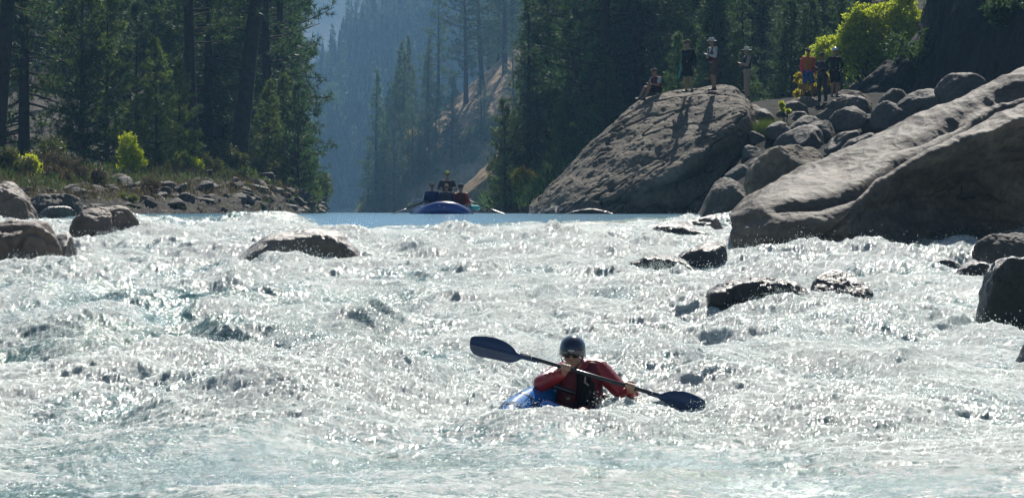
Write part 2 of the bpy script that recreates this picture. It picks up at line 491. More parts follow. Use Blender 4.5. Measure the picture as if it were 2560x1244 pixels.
def water_mat():
    m, nt, out = new_mat('river water and foam')
    geo = N(nt, 'ShaderNodeNewGeometry'); v = geo.outputs['Position']
    a = N(nt, 'ShaderNodeAttribute', attribute_name='foam')
    n1 = noise(nt, 5.0, 6, .68, v, .6)
    mp = N(nt, 'ShaderNodeMapping'); mp.inputs['Scale'].default_value = (3.2, 5.5, 9.0); nt.links.new(v, mp.inputs[0])
    n2 = noise(nt, 3.4, 5, .7, mp.outputs[0], .4)
    f = math_(nt, 'ADD', a.outputs['Fac'], math_(nt, 'MULTIPLY', math_(nt, 'SUBTRACT', n1, .5), 1.8))
    f = math_(nt, 'ADD', f, math_(nt, 'MULTIPLY', math_(nt, 'SUBTRACT', n2, .5), 1.3))
    fac = ramp(nt, f, [(.16, .0), (.58, 1.0)])
    # clear glacial water
    wb = N(nt, 'ShaderNodeBsdfPrincipled')
    nt.links.new(ramp(nt, noise(nt, .35, 3, .5, v), [(.35, (.08, .20, .21)), (.65, (.12, .21, .165))]), wb.inputs['Base Color'])
    deep = ramp(nt, a.outputs['Fac'], [(0, 1), (.01, 0)])
    dm = N(nt, 'ShaderNodeMapRange'); nt.links.new(a.outputs['Fac'], dm.inputs[0]); dm.inputs[1].default_value = -.65; dm.inputs[2].default_value = -.42; dm.inputs[3].default_value = 1; dm.inputs[4].default_value = 0
    _l = wb.inputs['Base Color'].links[0].from_socket
    nt.links.new(mixc(nt, dm.outputs[0], _l, (.13, .30, .42)), wb.inputs['Base Color'])  # bluer base colour on the smooth tongue stands in for reflected sky
    wb.inputs['Roughness'].default_value = .12; wb.inputs['IOR'].default_value = 1.33
    b1 = N(nt, 'ShaderNodeBump'); b1.inputs['Strength'].default_value = .5; b1.inputs['Distance'].default_value = .05
    mp2 = N(nt, 'ShaderNodeMapping'); mp2.inputs['Scale'].default_value = (2.2, 3.2, 2.0); nt.links.new(v, mp2.inputs[0])
    calm_ = N(nt, 'ShaderNodeMapRange'); nt.links.new(a.outputs['Fac'], calm_.inputs[0])
    calm_.inputs[1].default_value = -.7; calm_.inputs[2].default_value = -.1; calm_.inputs[3].default_value = .35; calm_.inputs[4].default_value = 1
    nt.links.new(math_(nt, 'MULTIPLY', calm_.outputs[0], .9), b1.inputs['Strength'])
    nt.links.new(noise(nt, 3.5, 6, .62, mp2.outputs[0]), b1.inputs['Height']); nt.links.new(b1.outputs[0], wb.inputs['Normal'])
    # foam: bright, wet, glittering
    fcol = ramp(nt, n2, [(.3, (.24, .28, .255)), (.6, (.485, .51, .485))])
    b3 = N(nt, 'ShaderNodeBump'); b3.inputs['Strength'].default_value = .8; b3.inputs['Distance'].default_value = .02
    nt.links.new(math_(nt, 'ADD', noise(nt, 24.0, 5, .75, v), math_(nt, 'MULTIPLY', n2, .8)), b3.inputs['Height'])
    fb = N(nt, 'ShaderNodeBsdfPrincipled'); nt.links.new(fcol, fb.inputs['Base Color']); nt.links.new(b3.outputs[0], fb.inputs['Normal'])
    fb.inputs['Specular IOR Level'].default_value = 0; fb.inputs['Roughness'].default_value = 1
    fb.subsurface_method = 'RANDOM_WALK'
    fb.inputs['Subsurface Weight'].default_value = 1; fb.inputs['Subsurface Radius'].default_value = (.9, 1.0, .95); fb.inputs['Subsurface Scale'].default_value = .10
    fm = fb
    b2 = N(nt, 'ShaderNodeBump'); b2.inputs['Strength'].default_value = 1.0; b2.inputs['Distance'].default_value = .03
    nt.links.new(noise(nt, 42.0, 3, .7, v), b2.inputs['Height'])
    gl = N(nt, 'ShaderNodeBsdfGlossy'); gl.inputs['Roughness'].default_value = .19; nt.links.new(b2.outputs[0], gl.inputs['Normal'])
    gm = N(nt, 'ShaderNodeMixShader'); gm.inputs[0].default_value = .075
    nt.links.new(fm.outputs[0], gm.inputs[1]); nt.links.new(gl.outputs[0], gm.inputs[2]); fm = gm
    mx = N(nt, 'ShaderNodeMixShader'); nt.links.new(fac, mx.inputs[0])
    nt.links.new(wb.outputs[0], mx.inputs[1]); nt.links.new(fm.outputs[0], mx.inputs[2])
    nt.links.new(mx.outputs[0], out.inputs[0])
    return m


water = obj('water', me, water_mat())
tag(water, kind='structure')


def wz_at(px_, d_):
    return float(water_height(np.array([float(px_)]), np.array([float(d_)]))[0][0])


# spray: drops thrown off the crests
def drops(P, R, name, mat):
    n = len(P)
    o = np.array([[1, 0, 0], [-1, 0, 0], [0, 1, 0], [0, -1, 0], [0, 0, 1.25], [0, 0, -1]], float)
    f = np.array([[0, 2, 4], [2, 1, 4], [1, 3, 4], [3, 0, 4], [2, 0, 5], [1, 2, 5], [3, 1, 5], [0, 3, 5]])
    V = (P[:, None, :] + o[None] * R[:, None, None] * RNG.uniform(.7, 1.4, (n, 1, 3))).reshape(-1, 3)
    Fa = (f[None] + (np.arange(n) * 6)[:, None, None]).reshape(-1, 3)
    return obj(name, mk_mesh(name, V, Fa, False), mat)


m_drop, nt, out = new_mat('water drops')
b = N(nt, 'ShaderNodeBsdfPrincipled'); b.inputs['Base Color'].default_value = (.93, .94, .93, 1); b.inputs['Roughness'].default_value = .12
t = N(nt, 'ShaderNodeBsdfTranslucent'); t.inputs[0].default_value = (.85, .9, .88, 1)
mx = N(nt, 'ShaderNodeMixShader'); mx.inputs[0].default_value = .7
nt.links.new(b.outputs[0], mx.inputs[1]); nt.links.new(t.outputs[0], mx.inputs[2]); nt.links.new(mx.outputs[0], out.inputs[0])

fl = WATER_FOAM.copy(); dv = WATER_V[:, 1]
wgt = np.clip(WATER_CREST - .25, 0, 1.2) ** 1.5 * (fl > .3) * (dv < 90) * (1 / (1 + 0 * dv))
wgt = wgt * (.15 + sstep(0, .35, fbm2(WATER_V[:, 0], dv, .5, 2, 301)))
wgt /= wgt.sum()
ids = RNG.choice(len(wgt), 30000, p=wgt)
P = WATER_V[ids].copy()
scale = P[:, 1] / 3200.0                                     # metres that one pixel of the picture covers
P[:, 2] += RNG.exponential(.045, len(P)) * (.5 + P[:, 1] / 60) + .003
P[:, 0] += RNG.normal(0, .05, len(P)); P[:, 1] += RNG.normal(0, .08, len(P))
R = RNG.uniform(.002, .006, len(P)) * (.75 + P[:, 1] / 90)
_k = ~((np.abs(P[:, 1] - 25.6) < 1.6) & (np.abs(P[:, 0] / P[:, 1] * F + CX - 1500) < 280)); P = P[_k]; R = R[_k]
PL = [P]; RL = [R]
PLUMES = [  # px, d, spread px, height m, count
    (930, 37.2, 85, .20, 5500), (740, 34.4, 90, .17, 5500), (430, 38.5, 50, .15, 900), (1350, 42.6, 45, .2, 1500),
    (800, 53.8, 90, .10, 1600), (660, 54.2, 40, .1, 700), (1660, 51, 80, .16, 1500), (1250, 62, 120, .2, 2600),
    (1000, 66, 100, .2, 1600), (1950, 40.2, 110, .12, 2200), (1760, 58, 60, .16, 900), (1650, 24.7, 110, .02, 1500),
    (1500, 45, 120, .2, 2000), (1900, 60, 80, .12, 800), (2150, 42, 60, .12, 900), (1130, 46, 150, .22, 2600),
    (330, 60, 120, .16, 1500), (250, 68, 60, .1, 500), (100, 54, 70, .14, 1000), (880, 80, 60, .14, 900),
    (1480, 31, 160, .14, 1600), (1060, 29.5, 90, .1, 1200), (2100, 34, 120, .12, 1400), (150, 31.5, 60, .1, 900),
    (1720, 24.7, 40, .02, 400), (2300, 57, 160, .08, 900), (1290, 25.2, 45, .10, 900), (1545, 25.5, 50, .10, 900), (1775, 26.3, 40, .12, 700), (1600, 71, 60, .14, 900), (1640, 53.4, 70, .16, 1200), (2080, 42.4, 40, .16, 900), (60, 54.2, 80, .12, 900), (270, 70, 60, .12, 700)]
for (fx, fd, sx, hh, n) in PLUMES:
    nj = max(12, n // 42); m = 40                                    # jets of drops, each on its own arc
    q = RNG.normal(0, 1, (nj, 2))
    jx = fx + q[:, 0] * sx * .55; jd = fd + q[:, 1] * .5
    z0 = water_height(jx, jd)[0] - .02
    T_ = RNG.random((nj, m)) ** .8
    top = hh * np.exp(-q[:, 0] ** 2 * .35) * RNG.uniform(.35, 1.35, nj)
    vx = RNG.normal(0, .16, nj); vd = -RNG.uniform(0, .35, nj)
    sp_ = .006 + .05 * T_
    Xx = ((jx - CX) / F * jd)[:, None] + vx[:, None] * T_ + RNG.normal(0, 1, (nj, m)) * sp_
    Yy = jd[:, None] + vd[:, None] * T_ + RNG.normal(0, 1, (nj, m)) * sp_
    Zz = z0[:, None] + top[:, None] * (4 * T_ * .62 - 4 * (T_ * .62) ** 2) + RNG.normal(0, .5, (nj, m)) * sp_
    PL.append(np.stack([Xx.ravel(), Yy.ravel(), Zz.ravel()], -1))
    RL.append((RNG.uniform(.0014, .0050, (nj, m)) * (1.15 - .6 * T_) * (.75 + fd / 80)).ravel())
spray = drops(np.concatenate(PL), np.concatenate(RL), 'spray', m_drop)
tag(spray, 'fine white spray thrown up from the crests of the rapids', 'spray', kind='stuff')
# ------------------------------------------------------------------ land
def catmull(A, n):
    """resample the rows of A (k, ...) to n samples with a Catmull-Rom curve"""
    A = np.asarray(A, float); k = len(A)
    t = np.linspace(0, k - 1 - 1e-6, n); i = t.astype(int); f = (t - i)
    f = f.reshape((-1,) + (1,) * (A.ndim - 1))
    p0 = A[np.clip(i - 1, 0, k - 1)]; p1 = A[i]; p2 = A[np.clip(i + 1, 0, k - 1)]; p3 = A[np.clip(i + 2, 0, k - 1)]
    return .5 * (2 * p1 + (p2 - p0) * f + (2 * p0 - 5 * p1 + 4 * p2 - p3) * f * f + (3 * p1 - p0 - 3 * p2 + p3) * f ** 3)


def normals(G):
    du = np.gradient(G, axis=1); dv = np.gradient(G, axis=0)
    n = np.cross(du, dv); return n / (np.linalg.norm(n, axis=-1, keepdims=True) + 1e-9)


def far(curves, k):
    return [[(x, y, d * k) for x, y, d in c] for c in curves]


class Loft:
    def __init__(s, curves, nu, nv, disp=None):
        C = []
        m = max(len(c) for c in curves)
        for c in curves:
            P = np.array([W(*q) for q in c])
            C.append(catmull(P, 60))
        C = np.array(C)
        G = catmull(C, nv)
        G = np.moveaxis(catmull(np.moveaxis(G, 1, 0), nu), 0, 1)
        s.G0 = G
        if disp is not None:
            nn = normals(G); s.U, s.V = np.meshgrid(np.linspace(0, 1, nu), np.linspace(0, 1, nv))
            h = disp(G.reshape(-1, 3), s.U.ravel(), s.V.ravel()).reshape(G.shape[:2])
            G = G + nn * h[..., None]
        s.G = G
    def mesh(s, name):
        return mk_mesh(name, s.G.reshape(-1, 3), grid_faces(*s.G.shape[:2])[:, ::-1])
    def at(s, u, v):
        n, m = s.G.shape[:2]
        return s.G[min(n - 1, int(v * (n - 1))), min(m - 1, int(u * (m - 1)))]
    def z_at(s, x, y):
        d = (s.G[..., 0] - x) ** 2 + (s.G[..., 1] - y) ** 2
        return s.G.reshape(-1, 3)[int(d.argmin())][2]


m_outcrop = rock_mat('grey sandstone', (.085, .072, .055), (.225, .188, .14), stain_shade=(.06, .05, .035), bscale=6.0, bump=1.0, rough=.85, spec=.25, wet_z=.12)
m_slab = rock_mat('water-carved stone', (.070, .058, .044), (.205, .168, .125), stain_shade=(.07, .055, .045), bscale=7.0, bump=.65, rough=.7, spec=.35, wet_z=-.62, crack=.16,
                  streak=((0, math.radians(-28), 0), (.5, 1, 5.0)))  # dark streaks painted along the flutes for the shade in their grooves
m_bould = rock_mat('river boulder', (.050, .045, .038), (.125, .109, .088), stain_shade=(.05, .042, .036), bscale=7.0, rough=.75, spec=.35)
m_brown = rock_mat('brown boulder', (.11, .08, .06), (.21, .16, .12), stain_shade=(.05, .038, .03), bscale=7.0, rough=.65, spec=.4, wet_z=-1.0)
m_wet = rock_mat('wet dark boulder', (.020, .020, .018), (.055, .050, .040), stain_shade=(.015, .015, .012), bscale=11.0, rough=.27, spec=.5, bump=1.0)
m_wetm = rock_mat('half wet boulder', (.085, .068, .048), (.19, .155, .115), stain_shade=(.04, .034, .03), bscale=9.0, rough=.35, spec=.6, bump=.9)
m_gap = rock_mat('gap earth with painted shade', (.010, .010, .008), (.026, .023, .018), stain_shade=(.01, .01, .008), bscale=3, rough=.95, spec=.1, dist=.1)  # near-black colour stands in for the shade between the boulders
m_dark = rock_mat('shade-darkened mossy hillside', (.010, .011, .008), (.028, .026, .02), stain_shade=(.012, .012, .01), bscale=2.5, rough=.9, spec=.2, lichen=(.06, .065, .03), bump=.8, dist=.15)  # base colour darkened to stand in for shade; the greenish patches are moss
m_bank = rock_mat('stony bank', (.016, .014, .011), (.040, .032, .025), stain_shade=(.03, .028, .02), bscale=3.0, rough=.9, spec=.2, lichen=(.05, .07, .025), bump=.9, dist=.12)
m_hill = rock_mat('dry grassy slope', (.14, .11, .065), (.44, .31, .18), stain_shade=(.03, .045, .03), bscale=.6, rough=.95, spec=.1, lichen=(.035, .05, .028), bump=.7, dist=.6)
m_slope = rock_mat('forest floor', (.022, .02, .015), (.06, .048, .034), stain_shade=(.02, .022, .014), bscale=1.5, rough=.95, spec=.1, bump=.7, dist=.3)
m_mount = rock_mat('far mountain slope', (.035, .05, .04), (.13, .11, .08), stain_shade=(.03, .05, .04), bscale=.05, rough=.95, spec=.1, bump=.8, dist=4, streak=((0, math.radians(35), 0), (.05, .01, .012)))


def rel(kx, ky):
    return lambda P, U, V_: kx


# ---- big outcrop the onlookers stand on
def d_out(P, U, V_):
    c_ = np.abs(fbm3(P @ rotm('Y', math.radians(35)).T * [.5, 1, 1.5], .55, 3, 10)); k_ = fbm3(P, .9, 4, 6, .5)
    h = .24 * fbm3(P * [1, 1, 1.6], .42, 3, 5) + .10 * np.round(k_ * 3.5 + .3 * fbm3(P, 2.5, 2, 7)) / 3.5 + .07 * fbm3(P * [1.2, 1, 1.6], 1.5, 4, 6, .5) + .018 * fbm3(P, 5.0, 3, 8, .5, 1) - .13 * np.exp(-(c_ / .018) ** 2)
    band = fbm3(P @ rotm('Y', math.radians(35)).T * [.25, .6, 1.7], 1.1, 3, 9, .55, 1)
    return h * 1.15 + .035 * band

outcrop = Loft([
    [(1312, 548, 107), (1420, 550, 104), (1530, 552, 103), (1640, 552, 102.5), (1740, 552, 103), (1840, 552, 104.5), (1945, 552, 107.5)],
    [(1317, 538, 106.8), (1425, 522, 104.3), (1535, 508, 103.5), (1655, 482, 103.2), (1760, 440, 104.0), (1858, 400, 105.0), (1935, 430, 107.8)],
    [(1320, 533, 107), (1430, 503, 104.7), (1545, 478, 103.6), (1685, 425, 103.2), (1785, 352, 104.0), (1858, 290, 105.0), (1915, 345, 108)],
    [(1326, 522, 107.6), (1408, 462, 106.4), (1520, 395, 106.2), (1650, 330, 106.1), (1750, 285, 106.4), (1846, 250, 107.2), (1893, 300, 109)],
    [(1334, 512, 108.8), (1392, 458, 109.2), (1505, 340, 109.6), (1603, 262, 110), (1700, 232, 110.2), (1822, 226, 110.4), (1872, 290, 111)],
    [(1340, 530, 112), (1400, 500, 113), (1510, 440, 115), (1600, 380, 116), (1700, 350, 116), (1820, 350, 116), (1880, 420, 115)],
    [(1345, 560, 114), (1410, 560, 116), (1510, 560, 118), (1600, 560, 119), (1700, 560, 119), (1820, 560, 119), (1885, 560, 118)],
], 420, 420, d_out)
o = obj('rock_outcrop', outcrop.mesh('rock_outcrop'), m_outcrop)
tag(o, 'big pale grey sloping outcrop with people standing on its top', 'rock')


# ---- long carved slab at the right edge of the water
def d_slab(P, U, V_):
    Q = P @ rotm('Y', math.radians(-27)).T
    wob = .35 * pn3(Q * [.45, .4, .2], 3)
    fl = np.sin((V_ * 26 + wob * 7)) * np.exp(-((V_ - .45) / .22) ** 2) * .045
    flut = fbm3(Q * [.16, .35, 1.1] + [0, 0, 4], 1.25, 3, 15, .5, 1)
    gw = .035 * np.sin(U * 9 + 1) + .03 * pn2(U * 7, U * 0 + 3.3, 4)
    gr = -.40 * np.exp(-((V_ - .60 - gw) / .022) ** 2) * sstep(.45, .7, U) * (.6 + 1.2 * pn2(U * 6, U * 0, 9)) - .42 * np.exp(-((V_ - .515 - gw * 1.3 - .06 * (U - .5)) / .024) ** 2) * sstep(.12, .3, U) * sstep(1, .8, U) - .17 * np.exp(-((V_ + .10 - gw * 1.5 - 1.35 * U) / .026) ** 2) * sstep(.46, .36, U)
    c_ = np.abs(fbm3(Q * [.3, 1, 1.6], .5, 3, 22))
    return gr + fl * .8 + .10 * flut + .20 * fbm3(Q * [.45, .8, 1], .5, 3, 13) + .02 * fbm3(P, 5., 3, 18, .5) + .008 * fbm3(Q * [.35, .6, 1.7], 3.0, 3, 19, .55, 1)

slab = Loft([
    [(1850, 668, 62), (1950, 690, 60.5), (2080, 694, 59.5), (2230, 696, 60), (2400, 700, 61), (2560, 700, 61.5), (2760, 700, 62)],
    [(1846, 640, 61.9), (1950, 640, 60.8), (2085, 640, 60.8), (2200, 640, 62.5), (2380, 640, 66), (2560, 640, 67), (2760, 640, 67.5)],
    [(1842, 602, 61.8), (1955, 590, 60.6), (2095, 575, 60.4), (2165, 530, 62.3), (2345, 470, 65.5), (2560, 420, 66.5), (2760, 380, 67)],
    [(1838, 572, 61.9), (1955, 548, 60.9), (2105, 515, 60.9), (2190, 458, 62.0), (2350, 385, 62.8), (2560, 300, 63.5), (2760, 210, 64)],
    [(1834, 552, 62.2), (1945, 512, 61.6), (2100, 462, 63.0), (2210, 405, 64.0), (2370, 335, 64.8), (2560, 250, 65.5), (2760, 160, 65.5)],
    [(1832, 538, 63.0), (1885, 490, 63.6), (2030, 415, 66.5), (2140, 364, 67), (2340, 275, 67.8), (2560, 182, 68), (2760, 92, 68)],
    [(1836, 550, 67), (1895, 520, 69), (2040, 480, 71), (2160, 440, 73), (2350, 380, 74), (2560, 310, 74), (2760, 250, 74)],
    [(1840, 650, 69), (1900, 650, 72), (2040, 650, 75), (2160, 650, 77), (2350, 650, 78), (2560, 650, 78), (2760, 650, 78)],
], 620, 460, d_slab)
o = obj('rock_slab', slab.mesh('rock_slab'), m_slab)
tag(o, 'long fluted grey slab of rock rising out of the water to the right', 'rock')

# ---- dark hillside behind the slab
def d_hill(P, U, V_):
    return .30 * fbm3(P, .28, 4, 25) + .26 * fbm3(P, .8, 4, 26, .55, 2) - .25

hillr = Loft([
    [(2020, 600, 119.5), (2120, 600, 117), (2250, 600, 114), (2450, 600, 104), (2700, 600, 98), (3000, 600, 96), (3400, 600, 94)],
    [(2050, 400, 121), (2150, 360, 119), (2280, 340, 116.5), (2450, 330, 108), (2700, 320, 102), (3000, 300, 99), (3400, 280, 97)],
    [(2080, 270, 121.4), (2160, 235, 119.8), (2280, 200, 117.5), (2450, 120, 110), (2700, 60, 104), (3000, 0, 100), (3400, -50, 98)],
    [(2105, 215, 122), (2165, 178, 121), (2255, 120, 119), (2395, 10, 113), (2650, -80, 107), (3000, -200, 102), (3400, -260, 100)],
    [(2115, 210, 124), (2190, 158, 123), (2275, 92, 122), (2352, -110, 118), (2600, -260, 113), (3000, -330, 108), (3400, -360, 106)],
    [(2120, 260, 130), (2200, 210, 130), (2290, 140, 130), (2420, -60, 126), (2640, -320, 122), (3000, -380, 118), (3400, -400, 116)],
    [(2120, 640, 134), (2200, 640, 134), (2300, 640, 134), (2450, 640, 134), (2700, 640, 132), (3000, 640, 130), (3400, 640, 130)],
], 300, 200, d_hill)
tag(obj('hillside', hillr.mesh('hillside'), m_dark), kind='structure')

# ---- earth under the boulder pile
talus = Loft([
    [(1690, 580, 92), (1850, 590, 86), (2050, 600, 82), (2300, 620, 82), (2700, 640, 80)],
    [(1740, 545, 98), (1850, 520, 93), (2050, 480, 90), (2300, 460, 90), (2700, 440, 88)],
    [(1800, 440, 104), (1880, 420, 100), (2050, 400, 98), (2300, 380, 98), (2700, 380, 96)],
    [(1840, 330, 109), (1920, 335, 106), (2050, 340, 105), (2300, 340, 105), (2700, 340, 104)],
    [(1840, 272, 112), (1920, 268, 111), (2050, 262, 112), (2200, 270, 114), (2700, 270, 112)],
    [(1840, 300, 118), (1920, 290, 119), (2050, 270, 120), (2200, 260, 122), (2700, 260, 122)],
    [(1840, 600, 122), (1920, 600, 124), (2050, 600, 126), (2200, 600, 128), (2700, 600, 130)],
], 160, 160, lambda P, U, V_: .25 * fbm3(P, .5, 4, 35))
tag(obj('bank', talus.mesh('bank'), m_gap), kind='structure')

# ---- left bank
bankl = Loft([
    [(-900, 640, 84), (-300, 600, 88), (0, 585, 92), (365, 560, 106), (600, 555, 126), (740, 550, 150), (785, 545, 180), (800, 545, 260)],
    [(-900, 540, 86), (-300, 534, 90), (0, 532, 94), (365, 529, 108), (600, 530, 128), (740, 531, 153), (786, 532, 184), (800, 533, 262)],
    [(-900, 470, 94), (-300, 480, 98), (0, 492, 103), (330, 490, 117), (590, 470, 140), (720, 485, 168), (778, 522, 198), (795, 528, 266)],
    [(-900, 410, 108), (-300, 415, 114), (0, 430, 122), (300, 435, 138), (560, 428, 160), (690, 462, 184), (762, 512, 212), (790, 524, 275)],
    [(-900, 340, 140), (-300, 350, 146), (0, 365, 152), (300, 380, 165), (540, 395, 185), (670, 440, 205), (748, 500, 235), (784, 520, 295)],
    [(-900, 60, 220), (-300, 80, 225), (0, 110, 230), (300, 160, 240), (520, 230, 250), (650, 360, 260), (735, 470, 280), (778, 516, 320)],
    [(-900, -300, 300), (-300, -250, 300), (0, -200, 300), (250, -120, 300), (450, 20, 300), (610, 200, 310), (700, 380, 330), (770, 512, 350)],
    [(-900, 560, 380), (-300, 560, 380), (0, 560, 380), (250, 560, 380), (450, 560, 380), (610, 560, 380), (700, 560, 380), (770, 560, 380)],
], 420, 260, lambda P, U, V_: (.28 * fbm3(P, .5, 4, 45) + .34 * fbm3(P, 1.5, 3, 46, .6, 2)) * (1 + 2 * sstep(.5, .8, V_)))
tag(obj('bank', bankl.mesh('bank'), m_bank), kind='structure')

# ---- wooded slope behind the outcrop
slopeb = Loft([
    [(1150, 560, 330), (1260, 570, 215), (1420, 590, 150), (1750, 600, 128), (2200, 600, 128), (2800, 600, 128), (3600, 600, 128)],
    [(1158, 522, 332), (1268, 515, 220), (1430, 500, 156), (1750, 420, 136), (2200, 350, 134), (2800, 300, 134), (3600, 300, 134)],
    [(1180, 500, 338), (1300, 470, 232), (1480, 400, 175), (1780, 300, 160), (2200, 220, 155), (2800, 100, 155), (3600, 60, 155)],
    [(1215, 465, 345), (1345, 365, 250), (1540, 260, 215), (1820, 130, 200), (2200, 40, 195), (2800, -100, 195), (3600, -200, 195)],
    [(1260, 430, 355), (1460, 260, 285), (1640, 60, 280), (1900, -60, 270), (2300, -200, 260), (2800, -300, 260), (3600, -400, 260)],
    [(1300, 560, 375), (1500, 560, 375), (1700, 560, 375), (2000, 560, 375), (2400, 560, 375), (2800, 560, 375), (3600, 560, 375)],
], 300, 200, lambda P, U, V_: .9 * fbm3(P, .10, 4, 55) + .35 * fbm3(P, .5, 3, 56))
tag(obj('hillside', slopeb.mesh('hillside'), m_slope), kind='structure')

# ---- low nearer spur running down to the river
spurn = Loft([
    [(1120, 560, 300), (1165, 560, 296), (1230, 560, 292), (1320, 560, 288), (1440, 560, 284), (1600, 560, 280)],
    [(1126, 515, 302), (1172, 490, 298), (1240, 440, 295), (1332, 385, 292), (1450, 330, 290), (1600, 270, 290)],
    [(1132, 500, 304), (1180, 468, 301), (1250, 412, 299), (1342, 352, 297), (1456, 290, 296), (1600, 220, 296)],
    [(1138, 492, 309), (1172, 455, 312), (1235, 398, 314), (1325, 335, 315), (1440, 270, 316), (1590, 200, 316)],
    [(1142, 500, 316), (1180, 470, 322), (1245, 420, 326), (1335, 360, 330), (1450, 300, 330), (1600, 230, 330)],
    [(1150, 560, 325), (1190, 560, 335), (1255, 560, 340), (1345, 560, 345), (1460, 560, 345), (1610, 560, 345)],
], 160, 120, lambda P, U, V_: .5 * fbm3(P, .12, 4, 95) + .3 * fbm3(P, .5, 3, 96))
tag(obj('hillside', spurn.mesh('hillside'), m_hill), kind='structure')

# ---- spur in the middle distance
spur = Loft(far([
    [(880, 560, 352), (960, 560, 350), (1030, 560, 349), (1120, 560, 349), (1250, 560, 350), (1450, 560, 350), (2000, 560, 350), (2600, 560, 350)],
    [(893, 528, 355), (965, 505, 354), (1020, 460, 355), (1110, 410, 358), (1250, 340, 362), (1450, 240, 368), (2000, 60, 380), (2600, -60, 380)],
    [(905, 515, 358), (985, 480, 359), (1032, 400, 362), (1150, 305, 368), (1290, 190, 375), (1480, 40, 385), (2000, -200, 400), (2600, -300, 400)],
    [(915, 510, 364), (990, 462, 370), (1036, 358, 382), (1200, 198, 396), (1370, 36, 408), (1545, -124, 417), (2000, -400, 420), (2600, -500, 420)],
    [(925, 520, 380), (1000, 480, 390), (1060, 400, 405), (1240, 260, 425), (1420, 100, 440), (1600, -60, 450), (2000, -350, 450), (2600, -450, 450)],
    [(925, 560, 400), (1000, 560, 430), (1060, 560, 460), (1240, 560, 480), (1420, 560, 500), (1600, 560, 500), (2000, 560, 500), (2600, 560, 500)],
], 1.4), 300, 220, lambda P, U, V_: 1.6 * fbm3(P, .07, 4, 65) + .6 * fbm3(P, .3, 3, 66))
tag(obj('hillside', spur.mesh('hillside'), m_hill), kind='structure')

# ---- forested slope beyond
dist_ = Loft(far([
    [(-2200, 560, 640), (0, 560, 640), (400, 560, 640), (740, 560, 650), (900, 560, 650), (1100, 560, 650), (1500, 560, 650), (2400, 560, 650), (4200, 560, 650)],
    [(-2200, 520, 650), (0, 525, 650), (400, 525, 650), (740, 522, 660), (900, 500, 665), (1100, 460, 670), (1500, 420, 670), (2400, 400, 670), (4200, 400, 670)],
    [(-2200, 430, 700), (0, 440, 700), (400, 470, 700), (735, 470, 710), (900, 380, 715), (1100, 280, 720), (1500, 150, 720), (2400, 100, 720), (4200, 0, 720)],
    [(-2200, 300, 760), (0, 320, 760), (400, 380, 760), (740, 410, 770), (890, 260, 775), (1060, 120, 780), (1400, -150, 790), (2400, -200, 790), (4200, -300, 790)],
    [(-2200, 200, 830), (0, 240, 830), (400, 330, 830), (735, 330, 840), (870, 200, 845), (1020, 60, 850), (1300, -250, 860), (2400, -500, 860), (4200, -600, 860)],
    [(-2200, 560, 960), (0, 560, 960), (400, 560, 960), (735, 560, 960), (870, 560, 960), (1020, 560, 970), (1300, 560, 980), (2400, 560, 980), (4200, 560, 980)],
], 1.45), 260, 200, lambda P, U, V_: 3.5 * fbm3(P, .02, 4, 75))
tag(obj('hillside', dist_.mesh('hillside'), m_hill), kind='structure')

# ---- far mountain
gx = np.linspace(-2000, 2300, 340); gy = np.linspace(1700, 3200, 220)
GX, GY = np.meshgrid(gx, gy)
P2 = np.stack([GX.ravel(), GY.ravel(), 0 * GX.ravel()], -1)
hz = 40 + 260 * sstep(1740, 2650, P2[:, 1] + 120 * fbm3(P2, .0016, 3, 85, .5, 1) + .12 * P2[:, 0]) + 85 * fbm3(P2, .0023, 5, 86, .5, 1) * sstep(1700, 2200, P2[:, 1])
hz = hz - 46 * sstep(1900, 1700, P2[:, 1])
mt = mk_mesh('mountain', np.stack([P2[:, 0], P2[:, 1], hz], -1), grid_faces(*GX.shape))
tag(obj('mountain', mt, m_mount), kind='structure')

# ---- the ground under it all
GR = np.array([(-3000, -300, -3.5), (3000, -300, -3.5), (3000, 3200, -3.5), (-3000, 3200, -3.5)])
gxx, gyy = np.meshgrid(np.linspace(-3000, 3000, 60), np.linspace(-300, 3600, 60))
tag(obj('ground', mk_mesh('ground', np.stack([gxx.ravel(), gyy.ravel(), np.full(gxx.size, -3.5)], -1), grid_faces(60, 60)), m_bank), kind='structure')


# ------------------------------------------------------------------ boulders
_ico = {}
def ico(level):
    if level not in _ico:
        import bmesh
        bm = bmesh.new(); bmesh.ops.create_icosphere(bm, subdivisions=level, radius=1)
        Vv = np.array([v.co[:] for v in bm.verts]); Ff = np.array([[v.index for v in f.verts] for f in bm.faces]); bm.free()
        _ico[level] = (Vv, Ff)
    return _ico[level]


